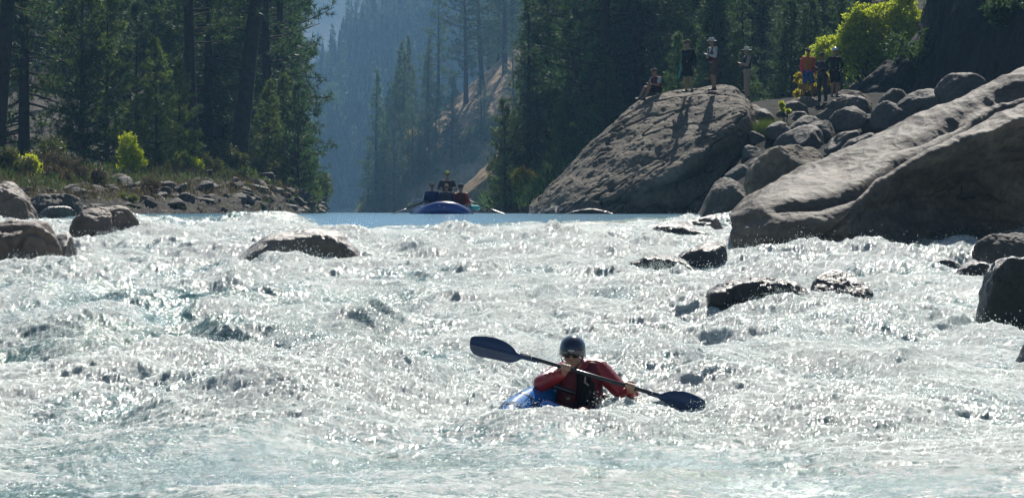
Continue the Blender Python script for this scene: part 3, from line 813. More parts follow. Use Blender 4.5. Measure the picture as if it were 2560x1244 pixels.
def boulder(name, sil, d, depth, mat, label, cat='boulder', group=None, seed=1, level=6, planes=(), rough=.05, p=20.0, front=((-.15, -.88, .45), ), cracks=.0, lump=.04, tilt=.0, facets=5):
    """sil: outline in photo pixels (seen face on, convex), d: distance of its middle; depth: its thickness in metres"""
    P2 = np.array([W(x, y, d) for x, y in sil])[:, [0, 2]]
    c2 = P2.mean(0)
    pl = []
    n = len(P2)
    area = sum(P2[i][0] * P2[(i + 1) % n][1] - P2[(i + 1) % n][0] * P2[i][1] for i in range(n))
    rg = np.random.default_rng(seed)
    for i in range(n):
        a, b_ = P2[i], P2[(i + 1) % n]
        e = b_ - a; nn = np.array([e[1], -e[0]]) * (1 if area > 0 else -1)
        L = np.linalg.norm(nn)
        if L < 1e-6: continue
        nn /= L; h = (a - c2) @ nn
        ty = rg.uniform(-.14, .14) - (tilt if nn[1] > .3 else 0)
        v = np.array([nn[0], ty, nn[1]]); v /= np.linalg.norm(v)
        pl.append((v, max(h, .03)))
    for f in front:
        v = np.array(f, float); v /= np.linalg.norm(v); pl.append((v, depth / 2))
    for f in ((.3, 1, .1), (-.5, 1, .4), (.7, .8, -.1)):
        v = np.array(f, float); v /= np.linalg.norm(v); pl.append((v, depth / 2))
    for (f, h) in planes:
        v = np.array(f, float); v /= np.linalg.norm(v); pl.append((v, h))
    Vv, Ff = ico(level)
    for _ in range(facets):
        v = rg.normal(0, 1, 3); v[1] = -abs(v[1]) * .8; v[2] = abs(v[2]) * .9 + .1; v /= np.linalg.norm(v)
        rr_ = min(hh / max(n_ @ v, 1e-3) for n_, hh in pl)
        pl.append((v, rr_ * rg.uniform(.70, .90)))
    acc = 0
    for v, h in pl:
        acc = acc + np.maximum(Vv @ v / h, 0) ** p
    # rounded corners shrink the body: scale it back so that the outline is kept
    r = acc ** (-1 / p)
    Q = Vv * r[:, None]
    ext = np.array([np.ptp(P2[:, 0]) / max(np.ptp(Q[:, 0]), 1e-6), 1, np.ptp(P2[:, 1]) / max(np.ptp(Q[:, 2]), 1e-6)])
    Q = Q * ext
    mid = np.array([(Q[:, 0].max() + Q[:, 0].min()) / 2, 0, (Q[:, 2].max() + Q[:, 2].min()) / 2])
    tgt = np.array([(P2[:, 0].max() + P2[:, 0].min()) / 2, d, (P2[:, 1].max() + P2[:, 1].min()) / 2])
    Q = Q - mid
    size = max(np.ptp(Q[:, 0]), np.ptp(Q[:, 2]))
    S_ = Q / size + seed * 3.7
    h = size * (rough * 1.3 * fbm3(S_, 1.7, 3, seed) + lump * fbm3(S_, 4.2, 4, seed + 5, .55, 2) + .012 * fbm3(S_, 16, 3, seed + 9, .6, 1))
    if cracks:
        cr = np.abs(fbm3(S_, 1.6, 2, seed + 20)); h = h - size * cracks * np.exp(-(cr / .03) ** 2)
    Q = Q + Vv * h[:, None]
    o = obj(name, mk_mesh(name, Q, Ff), mat)
    o.location = tgt
    tag(o, label, cat, group)
    return o


FL = ((-.2, -.95, .12),)          # steep dark front
FT = ((-.1, -.75, .66), (.1, -1, -.1))      # sloping lit front over a steep foot
B = boulder
# left edge of the river
B('boulder', [(-120, 470), (-30, 452), (28, 457), (52, 478), (86, 530), (100, 575), (60, 600), (-100, 600)], 86, 1.6, m_brown, 'tall brown boulder cut by the left edge of the photo, behind the bigger split one', seed=3, cracks=.02)
B('boulder', [(58, 500), (75, 487), (130, 483), (175, 490), (215, 520), (214, 560), (60, 560)], 93, 1.3, m_bould, 'low dark boulder with a pale rim behind the squat brown boulders', seed=4, front=FL)
B('boulder', [(88, 540), (110, 521), (150, 515), (180, 535), (184, 560), (90, 560)], 90.5, .5, m_wetm, 'small dark rock at the foot of the low pale-rimmed boulder', seed=6, level=5, front=FL)
B('boulder', [(180, 560), (205, 530), (250, 514), (310, 516), (345, 545), (366, 590), (366, 650), (190, 650)], 71, 1.1, m_brown, 'squat brown boulder with a ledge near its top, alone in the white water', seed=8, cracks=.03, facets=1, front=((-.1, -.95, .25), (.5, -.8, .1)), planes=(((.2, -.5, .85), .34),))
B('boulder', [(-160, 600), (-60, 570), (40, 556), (100, 553), (135, 580), (160, 640), (150, 720), (-160, 740)], 55, 1.5, m_brown, 'big brown split boulder at the left edge with a flat sunlit top', seed=12, cracks=.03, front=((-.1, -.9, .3), (.55, -.8, .1)), planes=(((-.1, -.45, .9), .42),), rough=.07)
B('boulder', [(110, 600), (150, 580), (175, 600), (192, 640), (190, 690), (110, 690)], 56.3, .7, m_wetm, 'small angular wet rock against the right side of the big split boulder', seed=14, level=5)
# middle
B('boulder', [(560, 700), (600, 655), (650, 610), (715, 578), (790, 574), (855, 588), (890, 620), (925, 665), (930, 720)], 56.2, 1.7, m_wetm, 'wide grey-brown humped boulder with foam washing over its lower left side', seed=17, front=((-.25, -.8, .55), (.3, -.9, .2)), rough=.05, lump=.03, p=8, facets=1)
# right of the chute
B('boulder', [(1565, 660), (1572, 605), (1610, 576), (1680, 561), (1745, 566), (1792, 590), (1796, 660)], 72, .9, m_wet, 'low black wet rock with foam over its left foot, upstream of the flat-faced one', seed=21, front=((-.1, -.9, .4),), facets=1, p=10)
B('boulder', [(1676, 580), (1688, 545), (1735, 538), (1790, 554), (1832, 586), (1830, 630), (1690, 620)], 80, .7, m_wetm, 'thin slanting wet rock just below the outcrop', seed=22, level=5)
B('boulder', [(1782, 560), (1795, 540), (1820, 535), (1848, 545), (1850, 590), (1785, 590)], 87, .6, m_bould, 'small grey rock wedged at the tip of the fluted slab', seed=23, level=5, front=FL)
B('boulder', [(1690, 650), (1740, 625), (1800, 606), (1816, 615), (1822, 700), (1800, 740), (1690, 740)], 55.5, .8, m_wet, 'wet block with a sheer right side and a glistening face in the rapids', seed=26, p=16, front=((-.45, -.7, .55), (.3, -1, -.1)))
B('boulder', [(1548, 740), (1556, 676), (1596, 650), (1650, 638), (1710, 645), (1740, 700), (1730, 760), (1560, 760)], 54.0, .9, m_wet, 'low glistening rock half covered by foam, touching the sheer-sided block', seed=27, front=((-.2, -.8, .55),), facets=1, p=10)
B('boulder', [(1752, 780), (1756, 726), (1800, 702), (1860, 694), (1935, 698), (2000, 724), (2050, 780), (2090, 880), (1756, 900)], 41.6, 1.2, m_wet, 'rounded black wet boulder sparkling with water, nearest the kayaker', seed=31, lump=.07, front=((-.1, -.93, .3),), rough=.04, facets=0, p=9)
B('boulder', [(2026, 745), (2050, 698), (2085, 674), (2122, 690), (2186, 742), (2150, 810), (2110, 870), (2050, 860)], 42.8, .7, m_wet, 'pointed black rock with a bright mirror-like wet top', seed=34, p=18, facets=0, front=((.25, -.55, .8), (-.5, -.9, -.1), (.3, -.9, -.45)), planes=(((.25, -.6, .75), .13),), rough=.03, lump=.03)
B('boulder', [(2290, 720), (2306, 668), (2340, 649), (2392, 653), (2422, 680), (2424, 740), (2300, 740)], 54.5, .6, m_wet, 'small dark rock left of the pair near the right edge', seed=36, level=5, facets=0, p=9, front=FL)
B('boulder', [(2362, 730), (2380, 690), (2410, 660), (2440, 651), (2470, 668), (2480, 760), (2360, 780)], 49, .7, m_wet, 'small dark rock resting against the tall black boulder', seed=37, level=5, facets=0, p=9, front=FL)
B('boulder', [(2446, 860), (2450, 740), (2468, 680), (2510, 640), (2570, 660), (2680, 700), (2700, 880)], 40.5, 1.0, m_wet, 'tall black boulder at the right edge of the water', seed=38, facets=0, p=9, front=((-.3, -.95, .05),))
B('boulder', [(2434, 680), (2438, 605), (2465, 584), (2530, 590), (2600, 620), (2660, 700), (2600, 720)], 57.5, .8, m_bould, 'brownish boulder under the fluted slab, behind the tall black one', seed=39, front=FL)
B('boulder', [(2542, 920), (2550, 875), (2600, 850), (2680, 870), (2690, 940)], 33, .5, m_wet, 'dark rock just showing in the right edge of the photo below the tall black boulder', seed=40, level=5)
# pile between outcrop and slab
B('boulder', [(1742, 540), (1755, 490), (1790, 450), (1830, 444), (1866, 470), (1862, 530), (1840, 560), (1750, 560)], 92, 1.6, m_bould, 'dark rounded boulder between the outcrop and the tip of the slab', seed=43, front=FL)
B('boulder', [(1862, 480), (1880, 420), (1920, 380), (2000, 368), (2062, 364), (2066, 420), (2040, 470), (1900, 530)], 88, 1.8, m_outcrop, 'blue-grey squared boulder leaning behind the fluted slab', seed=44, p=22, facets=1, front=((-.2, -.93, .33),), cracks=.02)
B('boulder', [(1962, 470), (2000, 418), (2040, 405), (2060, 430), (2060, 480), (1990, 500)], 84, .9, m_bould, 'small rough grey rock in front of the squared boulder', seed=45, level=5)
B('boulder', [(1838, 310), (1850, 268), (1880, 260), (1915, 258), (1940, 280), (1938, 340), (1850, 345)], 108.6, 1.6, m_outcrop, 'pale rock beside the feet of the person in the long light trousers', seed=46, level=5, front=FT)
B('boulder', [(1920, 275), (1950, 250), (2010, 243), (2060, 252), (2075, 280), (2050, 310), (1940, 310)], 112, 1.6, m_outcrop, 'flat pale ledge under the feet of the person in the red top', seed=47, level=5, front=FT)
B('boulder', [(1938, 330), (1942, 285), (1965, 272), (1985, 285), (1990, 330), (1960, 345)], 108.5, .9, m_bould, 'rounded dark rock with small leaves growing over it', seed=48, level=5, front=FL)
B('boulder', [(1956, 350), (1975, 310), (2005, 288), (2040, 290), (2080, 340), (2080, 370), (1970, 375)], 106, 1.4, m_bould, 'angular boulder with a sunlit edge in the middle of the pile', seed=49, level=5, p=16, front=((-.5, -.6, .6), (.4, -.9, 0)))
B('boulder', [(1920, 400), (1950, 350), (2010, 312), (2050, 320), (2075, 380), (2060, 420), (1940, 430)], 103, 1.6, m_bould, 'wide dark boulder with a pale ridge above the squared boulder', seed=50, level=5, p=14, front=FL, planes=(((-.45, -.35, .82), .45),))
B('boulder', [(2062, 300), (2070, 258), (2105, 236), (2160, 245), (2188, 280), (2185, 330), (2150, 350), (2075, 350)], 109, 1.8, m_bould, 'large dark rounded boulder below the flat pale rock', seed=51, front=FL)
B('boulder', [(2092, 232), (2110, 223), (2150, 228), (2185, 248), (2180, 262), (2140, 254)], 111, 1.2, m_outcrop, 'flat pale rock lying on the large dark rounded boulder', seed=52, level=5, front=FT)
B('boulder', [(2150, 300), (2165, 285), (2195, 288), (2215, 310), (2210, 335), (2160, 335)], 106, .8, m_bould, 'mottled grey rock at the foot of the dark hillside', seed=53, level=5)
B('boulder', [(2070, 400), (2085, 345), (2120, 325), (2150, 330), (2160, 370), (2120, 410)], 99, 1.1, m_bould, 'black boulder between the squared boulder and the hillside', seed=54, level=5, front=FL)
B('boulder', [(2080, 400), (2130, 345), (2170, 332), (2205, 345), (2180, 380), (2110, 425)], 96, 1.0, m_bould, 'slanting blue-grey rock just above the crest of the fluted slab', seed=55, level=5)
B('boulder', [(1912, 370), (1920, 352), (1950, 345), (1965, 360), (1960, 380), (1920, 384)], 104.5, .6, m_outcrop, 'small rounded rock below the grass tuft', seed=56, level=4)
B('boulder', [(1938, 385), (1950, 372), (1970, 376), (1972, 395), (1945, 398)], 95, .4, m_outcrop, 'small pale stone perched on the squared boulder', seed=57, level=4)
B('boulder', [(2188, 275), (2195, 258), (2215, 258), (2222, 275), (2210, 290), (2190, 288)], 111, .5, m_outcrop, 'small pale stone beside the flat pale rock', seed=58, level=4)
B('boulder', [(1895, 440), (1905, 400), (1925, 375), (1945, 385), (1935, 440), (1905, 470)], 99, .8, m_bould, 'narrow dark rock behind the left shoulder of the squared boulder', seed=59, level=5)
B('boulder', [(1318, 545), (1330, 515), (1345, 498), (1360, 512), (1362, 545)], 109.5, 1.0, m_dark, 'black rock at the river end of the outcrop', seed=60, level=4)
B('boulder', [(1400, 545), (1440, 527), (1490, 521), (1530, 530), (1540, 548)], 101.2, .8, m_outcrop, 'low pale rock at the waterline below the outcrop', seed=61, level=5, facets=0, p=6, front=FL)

# more of the pile, deep in the gap
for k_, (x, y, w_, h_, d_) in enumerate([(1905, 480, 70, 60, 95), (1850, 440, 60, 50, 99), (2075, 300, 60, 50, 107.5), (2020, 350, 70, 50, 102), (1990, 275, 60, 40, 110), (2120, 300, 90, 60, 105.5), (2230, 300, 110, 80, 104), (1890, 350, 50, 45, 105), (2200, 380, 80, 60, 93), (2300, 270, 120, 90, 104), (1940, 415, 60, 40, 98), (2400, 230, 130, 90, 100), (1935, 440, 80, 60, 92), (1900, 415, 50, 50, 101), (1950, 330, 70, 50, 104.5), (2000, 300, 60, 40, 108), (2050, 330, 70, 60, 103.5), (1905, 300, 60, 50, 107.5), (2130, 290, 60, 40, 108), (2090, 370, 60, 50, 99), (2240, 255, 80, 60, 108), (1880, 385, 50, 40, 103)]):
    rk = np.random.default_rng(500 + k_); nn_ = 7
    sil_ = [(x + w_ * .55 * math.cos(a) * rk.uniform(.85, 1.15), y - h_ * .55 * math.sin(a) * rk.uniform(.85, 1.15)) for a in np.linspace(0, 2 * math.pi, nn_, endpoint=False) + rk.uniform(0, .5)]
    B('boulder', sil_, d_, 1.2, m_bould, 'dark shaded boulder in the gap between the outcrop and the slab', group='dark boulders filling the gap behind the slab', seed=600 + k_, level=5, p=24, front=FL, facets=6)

# stones of the left shore
rg = np.random.default_rng(99)
_st = []
for i in range(270):
    u = rg.uniform(.1, .93); v = rg.uniform(.145, .38)
    _st.append(bankl.at(u, v))
protos = []
for k in range(7):
    Vv, Ff = ico(4)
    n_ = 9; acc = 0
    for j in range(13):
        q = rg.normal(0, 1, 3); q /= np.linalg.norm(q); acc = acc + np.maximum(Vv @ q / rg.uniform(.5, .85), 0) ** 12
    r = np.maximum(acc, 1e-3) ** (-1 / 12)
    Q = Vv * np.clip(r, 0, 1.3)[:, None] * [1, .9, .65]; Q = Q + Vv * (.05 * fbm3(Q + k * 5, 2.5, 3, k))[:, None]
    protos.append(mk_mesh('stone', Q, Ff))
m_stone = [rock_mat('shore stone grey', (.04, .036, .032), (.105, .095, .08), bscale=7, rough=.75), rock_mat('shore stone brown', (.05, .038, .03), (.13, .10, .078), bscale=7, rough=.8)]
for k, me_ in enumerate(protos): me_.materials.append(m_stone[k % 2])
for i, p_ in enumerate(_st):
    o = bpy.data.objects.new('stone', protos[i % 7]); COL.objects.link(o)
    s_ = rg.uniform(.12, .42) * (1.4 if i % 9 == 0 else 1) * p_[1] / 125
    o.scale = (s_ * 1.1, s_, s_ * rg.uniform(.7, 1.1)); o.rotation_euler = (rg.uniform(-.3, .3), rg.uniform(-.3, .3), rg.uniform(0, 6.28))
    o.location = (p_[0], p_[1], p_[2] + s_ * .25)
    tag(o, ['grey stone', 'brown stone'][i % 7 % 2] + ' lying on the left shore below the forest', 'stone', ['grey', 'brown'][i % 7 % 2] + ' stones scattered on the left shore')
B('boulder', [(318, 480), (330, 462), (350, 453), (378, 480), (380, 498), (325, 500)], 121, .9, m_stone[0], 'largest squared stone of the left shore, with a pale slanting face', seed=71, level=5, p=16)
B('boulder', [(612, 470), (635, 447), (660, 460), (690, 500), (695, 530), (640, 530)], 150, 1.6, m_brown, 'tall pale brown rock under the last pine of the left bank', seed=72, level=5)
B('boulder', [(738, 536), (748, 515), (770, 510), (785, 522), (788, 538)], 172, 1.1, m_brown, 'rusty brown rock at the far tip of the left bank', seed=73, level=5)
# ------------------------------------------------------------------ trees
m_bark = simple('bark', (.050, .040, .033), .95, .1, .4, 3.0, .6, 14)
m_need = leaf_mat('dark needles', (.018, .042, .024), (.085, .140, .062), .45, .55)
m_need2 = leaf_mat('blue-green needles', (.020, .045, .032), (.075, .135, .082), .45, .55)
m_need3 = leaf_mat('needles with painted sunlight', (.035, .062, .028), (.14, .185, .065), .5, .55, dry=(.16, .12, .06))  # lighter needle colour stands in for sunlight on the tufts
m_yel = leaf_mat('yellow-green leaves', (.24, .30, .03), (.50, .53, .09), .55, .45, scale=2.0)
m_yel2 = leaf_mat('bright yellow leaves', (.36, .42, .02), (.70, .68, .07), .55, .45, scale=2.0)
m_olive = leaf_mat('olive leaves', (.06, .07, .03), (.14, .15, .06), .4, .5)
m_dry = leaf_mat('dry brush', (.06, .045, .035), (.13, .10, .075), .3, .7)
m_grass = leaf_mat('grass', (.07, .10, .03), (.17, .20, .07), .4, .5)
m_gold = leaf_mat('golden leaves', (.30, .22, .03), (.42, .36, .06), .5, .5)


def leaves(C, ln, wd, k, rg, up=.1, outw=None):
    """k pointed blades round every point of C"""
    n = len(C) * k
    c = np.repeat(C, k, 0)
    D = rg.normal(0, 1, (n, 3)); D[:, 2] += up
    if outw is not None: D += np.repeat(outw, k, 0)
    D /= np.linalg.norm(D, axis=1, keepdims=True)
    L = ln * rg.uniform(.6, 1.3, (n, 1)); Wd = wd * rg.uniform(.6, 1.3, (n, 1))
    s = np.cross(D, rg.normal(0, 1, (n, 3))); s /= np.linalg.norm(s, axis=1, keepdims=True)
    a = c - s * Wd * .5; b_ = c + s * Wd * .5; t = c + D * L
    V = np.stack([a, b_, t], 1).reshape(-1, 3)
    return V, np.arange(len(V)).reshape(-1, 3)


def conifer(seed, H, R, kind, nb, tw, k, ln, wd, low=.06, trunk_r=None):
    """returns (trunk mesh, crown mesh)"""
    rg = np.random.default_rng(seed)
    tr = MB(); r0 = trunk_r or H * .016
    bend = rg.normal(0, .01 * H, 2)
    zs = np.linspace(-.6, H, 12)
    ctr = lambda z: np.array([bend[0] * (z / H) ** 2, bend[1] * (z / H) ** 2, z])
    tr.tube([ctr(z) for z in zs], [max(.03, r0 * (1 - max(z, 0) / H) ** .8 + (.25 * r0 if z < 0 else 0)) for z in zs], 9)
    Cs, Os = [], []
    for i in range(nb):
        t = low + (1 - low) * ((i + rg.random()) / nb)
        if kind == 'fir': prof = (1 - t) ** .85 * (.75 + .25 * min(1, (t - low + .04) * 12)); droop = -.22
        elif kind == 'pine': prof = (math.sin(math.pi * min(1, (t * .84 + .14))) ** .7) * .95; droop = .02
        else: prof = (1 - t) ** .7; droop = .1
        L = R * max(.05, prof) * rg.uniform(.62, 1.18)
        az = rg.uniform(0, 2 * math.pi)
        s0 = droop + (.5 * t if kind != 'pine' else .25 * t) + rg.normal(0, .08)
        m = 6
        ss = np.linspace(0, 1, m)
        rad = np.stack([math.cos(az) * ss * L, math.sin(az) * ss * L, s0 * ss * L + (-.22 if kind == 'fir' else .14) * ss ** 2 * L + (.18 if kind == 'fir' else 0) * ss ** 4 * L], -1)
        pts = rad + ctr(t * H)
        br = max(.012, .018 * L + .01)
        tr.tube(list(pts), [br * (1 - .8 * x) for x in ss], 4, caps=False)
        nt_ = max(4, int(tw * (L / R + .25)))
        u = rg.uniform(.18, 1.02, nt_) ** (.8 if kind == 'fir' else .6)
        base = np.stack([np.interp(u, ss, pts[:, q]) for q in range(3)], -1)
        side = np.array([-math.sin(az), math.cos(az), 0])
        wid = (.30 if kind == 'fir' else .26) * L * (1.15 - u) + .08 * R
        off = rg.uniform(-1, 1, nt_)
        base = base + side * (off * wid)[:, None] + np.array([math.cos(az), math.sin(az), 0]) * (-np.abs(off) * wid * .3)[:, None]
        base[:, 2] += rg.normal(0, .045 * R, nt_) - (.10 * np.abs(off) * wid if kind == 'fir' else 0)
        Cs.append(base)
        Os.append(np.tile([math.cos(az) * .8, math.sin(az) * .8, -.35 if kind == 'fir' else .35], (nt_, 1)))
    Cc = np.concatenate(Cs); Oo = np.concatenate(Os)
    Vv, Ff = leaves(Cc, ln, wd, k, rg, .1, Oo)
    return tr.mesh('trunk'), mk_mesh('crown', Vv, Ff, False)


def bushy(seed, lobes, n, ln, wd, k, stems=9):
    """lobes: (x, y, z, r) clumps; leaves hang near their surfaces; returns stem mesh and foliage mesh"""
    rg = np.random.default_rng(seed)
    st = MB(); Cs = []
    tot = sum(l[3] ** 2 for l in lobes)
    for (x, y, z, r) in lobes:
        q = rg.normal(0, 1, (int(n * r * r / tot), 3)); q /= np.linalg.norm(q, axis=1, keepdims=True)
        q *= (r * rg.uniform(.25, 1.12, (len(q), 1)) ** .6)
        q = q + [x, y, z]
        kp = fbm3(q, 2.0 / max(r, .3), 2, seed) > -.12
        Cs.append(q[kp])
        st.tube([(x * .1, y * .1, -.2), (x * .55 + rg.normal(0, .05), y * .5, z * .55), (x, y, z + r * .5)], [.035 * r + .02, .02 * r + .012, .008], 5, False)
        for _ in range(stems // 3):
            e = rg.normal(0, 1, 3); e /= np.linalg.norm(e); e[2] = abs(e[2])
            st.tube([(x * .6, y * .6, z * .6), (x + e[0] * r * .5, y + e[1] * r * .5, z + e[2] * r * .4), (x + e[0] * r, y + e[1] * r, z + e[2] * r)], [.015 * r + .008, .012, .005], 4, False)
    Vv, Ff = leaves(np.concatenate(Cs), ln, wd, k, rg, .3)
    return st.mesh('stem'), mk_mesh('foliage', Vv, Ff, False)


def place_tree(kind, meshes, mats, loc, s, rz, label, cat, group=None, lean=(0, 0), sub=('trunk', 'crown')):
    root = empty(kind, loc, rz)
    root.scale = (s, s, s); root.rotation_euler = (lean[0], lean[1], rz)
    tag(root, label, cat, group)
    for nm, me_, mt_ in zip(sub, meshes, mats):
        o = bpy.data.objects.new(nm, me_); COL.objects.link(o); o.parent = root
        if len(me_.materials) == 0: me_.materials.append(mt_)
        elif me_.materials[0] != mt_:
            o.material_slots[0].link = 'OBJECT'; o.material_slots[0].material = mt_
    return root


# close forest (150-260 m off)
T_pine = [conifer(100 + i, 26, 4.2, 'pine', 85, 13, 22, .46, .055, .10 + .03 * i, .42) for i in range(3)]
T_bare = [conifer(150 + i, 27, 4.0, 'pine', 60, 12, 22, .46, .055, .30, .47) for i in range(2)]
T_fir = [conifer(200 + i, 20, 3.6, 'fir', 110, 20, 11, .36, .055, .04, .30) for i in range(3)]
T_young = [conifer(300 + i, 7.5, 1.9, 'young', 80, 22, 8, .26, .040, .03, .11) for i in range(2)]
# far forest
T_far = [conifer(400 + i, 18, 3.3, 'fir', 60, 14, 5, .62, .16, .04, .30) for i in range(4)]
T_farp = [conifer(450 + i, 20, 3.4, 'pine', 46, 16, 6, .70, .15, .16, .30) for i in range(2)]

rg = np.random.default_rng(5)


def on(loft, px_, d_):
    x = (px_ - CX) / F * d_
    return (x, d_, float(loft.z_at(x, d_)) - .15)


# --- left bank: named trees first
def LT(px_, d_, T, s, label, lean=(0, 0), mt=m_need, kind='pine_tree', cat='tree', rz=None, group=None):
    return place_tree(kind, T, (m_bark, mt), on(bankl, px_, d_), s, rg.uniform(0, 6.28) if rz is None else rz, label, cat, group, lean)

LT(592, 165, T_bare[0], 1.0, 'tallest leaning pine with a thick dark trunk near the end of the left bank', lean=(0, .11), rz=0)
LT(700, 190, T_fir[0], 1.05, 'broad dark fir whose branches hang over the end of the left bank', mt=m_need)
LT(668, 181, T_pine[1], .75, 'dense pine just behind the thick leaning trunk', mt=m_need)
LT(735, 212, T_fir[1], .78, 'last fir of the left bank, reaching out over the river', mt=m_need2)
LT(-15, 140, T_bare[1], .85, 'leaning pine trunk at the left edge of the photo', lean=(0, .13), rz=1.0)
LT(60, 150, T_fir[2], .95, 'fir with long drooping boughs beside the pine at the left edge', mt=m_need)
LT(255, 172, T_bare[1], .75, 'straight pine trunk standing free of branches in the left forest')
LT(318, 184, T_bare[0], .6, 'slim pine in the middle of the left forest')
LT(478, 164, T_bare[0], .8, 'dark double-looking pine trunk left of the thick leaning one', lean=(0, .015))
LT(520, 176, T_fir[1], .95, 'black narrow fir between the two thick trunks')
LT(205, 147, T_young[0], 1.25, 'pale young fir standing above the brown brush on the left bank', mt=m_need3, kind='fir_tree')
LT(268, 150, T_young[1], 1.15, 'young fir beside the tall yellow sapling on the left', mt=m_need3, kind='fir_tree')
LT(392, 152, T_young[1], .85, 'bushy young pine just right of the tall yellow sapling', mt=m_need3, kind='fir_tree')
LT(448, 158, T_young[0], .75, 'small young pine above the little yellow shrub', mt=m_need3, kind='fir_tree')
LT(340, 162, T_young[0], 1.1, 'young fir in deep shade behind the yellow sapling', mt=m_need2, kind='fir_tree')
for i in range(38):
    px_ = rg.uniform(-260, 690); d_ = rg.uniform(186, 290)
    if px_ > 560: d_ = rg.uniform(198, 235); px_ = rg.uniform(560, 700)
    T = T_fir[i % 3] if i % 5 < 3 else T_pine[i % 3]
    LT(px_, d_, T, rg.uniform(.75, 1.15), 'dark ' + ('fir' if i % 5 < 3 else 'pine') + ' in the shaded forest behind the left bank', mt=(m_need, m_need2)[i % 2],
       kind='fir_tree' if i % 5 < 3 else 'pine_tree', group='dark ' + ('firs' if i % 5 < 3 else 'pines') + ' of the left forest')

# shrubs of the left bank
def lobes(rg_, n, rx, rz_, rr):
    return [(rg_.normal(0, rx), rg_.normal(0, rx * .7), abs(rg_.normal(rz_, rz_ * .5)), rr * rg_.uniform(.6, 1.2)) for _ in range(n)]

def shrub(name, px_, d_, loft, lo, n, ln, wd, k, mt, label, s=1., seed=1, lift=0):
    a = bushy(seed, lo, n, ln, wd, k)
    q = on(loft, px_, d_) if loft is not None else px_
    return place_tree(name, a, (m_bark, mt), (q[0], q[1], q[2] + lift), s, 0, label, 'shrub', None, sub=('stem', 'foliage'))

shrub('sapling', 322, 138, bankl, [(-.05, 0, 1.35, .42), (-.2, 0, .95, .35), (.15, 0, .75, .45), (.35, .1, .45, .38), (-.1, 0, .35, .4)], 900, .15, .08, 4, m_yel2, 'tall bright yellow-green sapling on the left bank', seed=11, lift=.3)
shrub('shrub', 68, 122, bankl, [(-.3, 0, .35, .3), (.1, 0, .45, .32), (.35, 0, .2, .25)], 380, .13, .07, 4, m_yel2, 'small yellow shrub above the boulders at the far left', seed=12, lift=.3)
shrub('shrub', 487, 150, bankl, [(-.15, 0, .5, .3), (.15, 0, .35, .3), (0, 0, .2, .3)], 380, .13, .07, 4, m_yel2, 'little yellow shrub at the foot of the young pines', seed=13, lift=.25)
shrub('shrub', 562, 158, bankl, [(-.8, 0, .6, .65), (0, 0, .95, .75), (.7, 0, .6, .6), (.2, -.3, .35, .6)], 2200, .15, .06, 4, m_olive, 'round olive shrub below the thick leaning trunk', seed=14)
shrub('brush', 150, 124, bankl, [(-.9, 0, .5, .5), (-.2, 0, .75, .55), (.5, 0, .45, .6), (1.0, -.3, .2, .5)], 2400, .20, .02, 4, m_dry, 'bare brown brush on the slope above the left shore', seed=15)
shrub('shrub', 215, 120, bankl, lobes(rg, 6, .9, .3, .4), 1500, .14, .05, 4, m_dry, 'reddish low brush right of the bare brown brush', seed=16)
shrub('shrub', 20, 120, bankl, lobes(rg, 6, .8, .4, .4), 1500, .14, .05, 4, m_olive, 'dark olive shrub above the tall brown boulder', seed=17)
shrub('shrub', 235, 112, bankl, lobes(rg, 7, 1.0, .12, .25), 1300, .15, .03, 4, m_grass, 'strip of green grass and herbs at the edge of the left shore', seed=18)
for i, (a_, b_, c_) in enumerate([(410, 150, 1), (650, 168, 1.2), (700, 180, 1.3), (745, 200, 1.2), (620, 152, .8), (110, 135, 1.1), (300, 148, 1.), (520, 152, .8), (770, 225, 1.6), (735, 178, .9)]):
    shrub('shrub', a_, b_, bankl, lobes(rg, 5, .7, .5, .5), 1200, .16, .06, 4, (m_need3, m_olive)[i % 2], 'low dark shrub at the foot of the left forest', c_, seed=30 + i)['group'] = 'low dark shrubs under the left forest'

# --- right side, behind the outcrop
def RT(loft, px_, d_, T, s, label, mt=m_need, kind='fir_tree', group=None, lean=(0, 0)):
    return place_tree(kind, T, (m_bark, mt), on(loft, px_, d_), s, rg.uniform(0, 6.28), label, 'tree', group, lean)

RT(slopeb, 1488, 178, T_pine[0], .95, 'tall straight pine with a black trunk left of the outcrop', m_need2, 'pine_tree')
RT(slopeb, 1370, 225, T_fir[0], .95, 'full blue-green fir standing alone left of the black straight trunk', m_need2)
RT(slopeb, 1600, 172, T_fir[1], .9, 'dark fir behind the seated onlooker', m_need2)
RT(slopeb, 1760, 178, T_pine[1], .95, 'pine behind the two people standing on top of the outcrop', m_need, 'pine_tree')
RT(slopeb, 1905, 176, T_fir[2], .9, 'dark fir behind the person in the long light trousers', m_need)
for i in range(60):
    px_ = rg.uniform(1500, 2700); d_ = rg.uniform(165, 262)
    if i % 4 == 0: px_ = rg.uniform(1440, 1720); d_ = rg.uniform(190, 255)
    if px_ > 2300: px_ = rg.uniform(1500, 2250)
    if px_ > 1880: d_ = max(d_, rg.uniform(192, 262))
    T = T_fir[i % 3] if i % 3 else T_pine[i % 3]
    k_ = 'fir' if i % 3 else 'pine'
    RT(slopeb, px_, d_, T, rg.uniform(.7, 1.1), 'dark %s in the forest behind the outcrop' % k_, (m_need, m_need2)[i % 2], k_ + '_tree', 'dark %ss behind the outcrop' % k_)
for i in range(14):
    LT(rg.uniform(668, 765), rg.uniform(168, 200), T_young[i % 2], rg.uniform(.5, 1.1), 'young fir crowding the end of the left bank', mt=(m_need2, m_need3)[i % 2], kind='fir_tree', group='young firs at the end of the left bank')
for i in range(16):
    px_ = rg.uniform(1300, 1500); d_ = rg.uniform(215, 275)
    RT(slopeb, px_, d_, T_fir[i % 3], rg.uniform(.45, .85), 'blue-green fir on the slope left of the outcrop', m_need2, 'fir_tree', 'blue-green firs left of the outcrop')
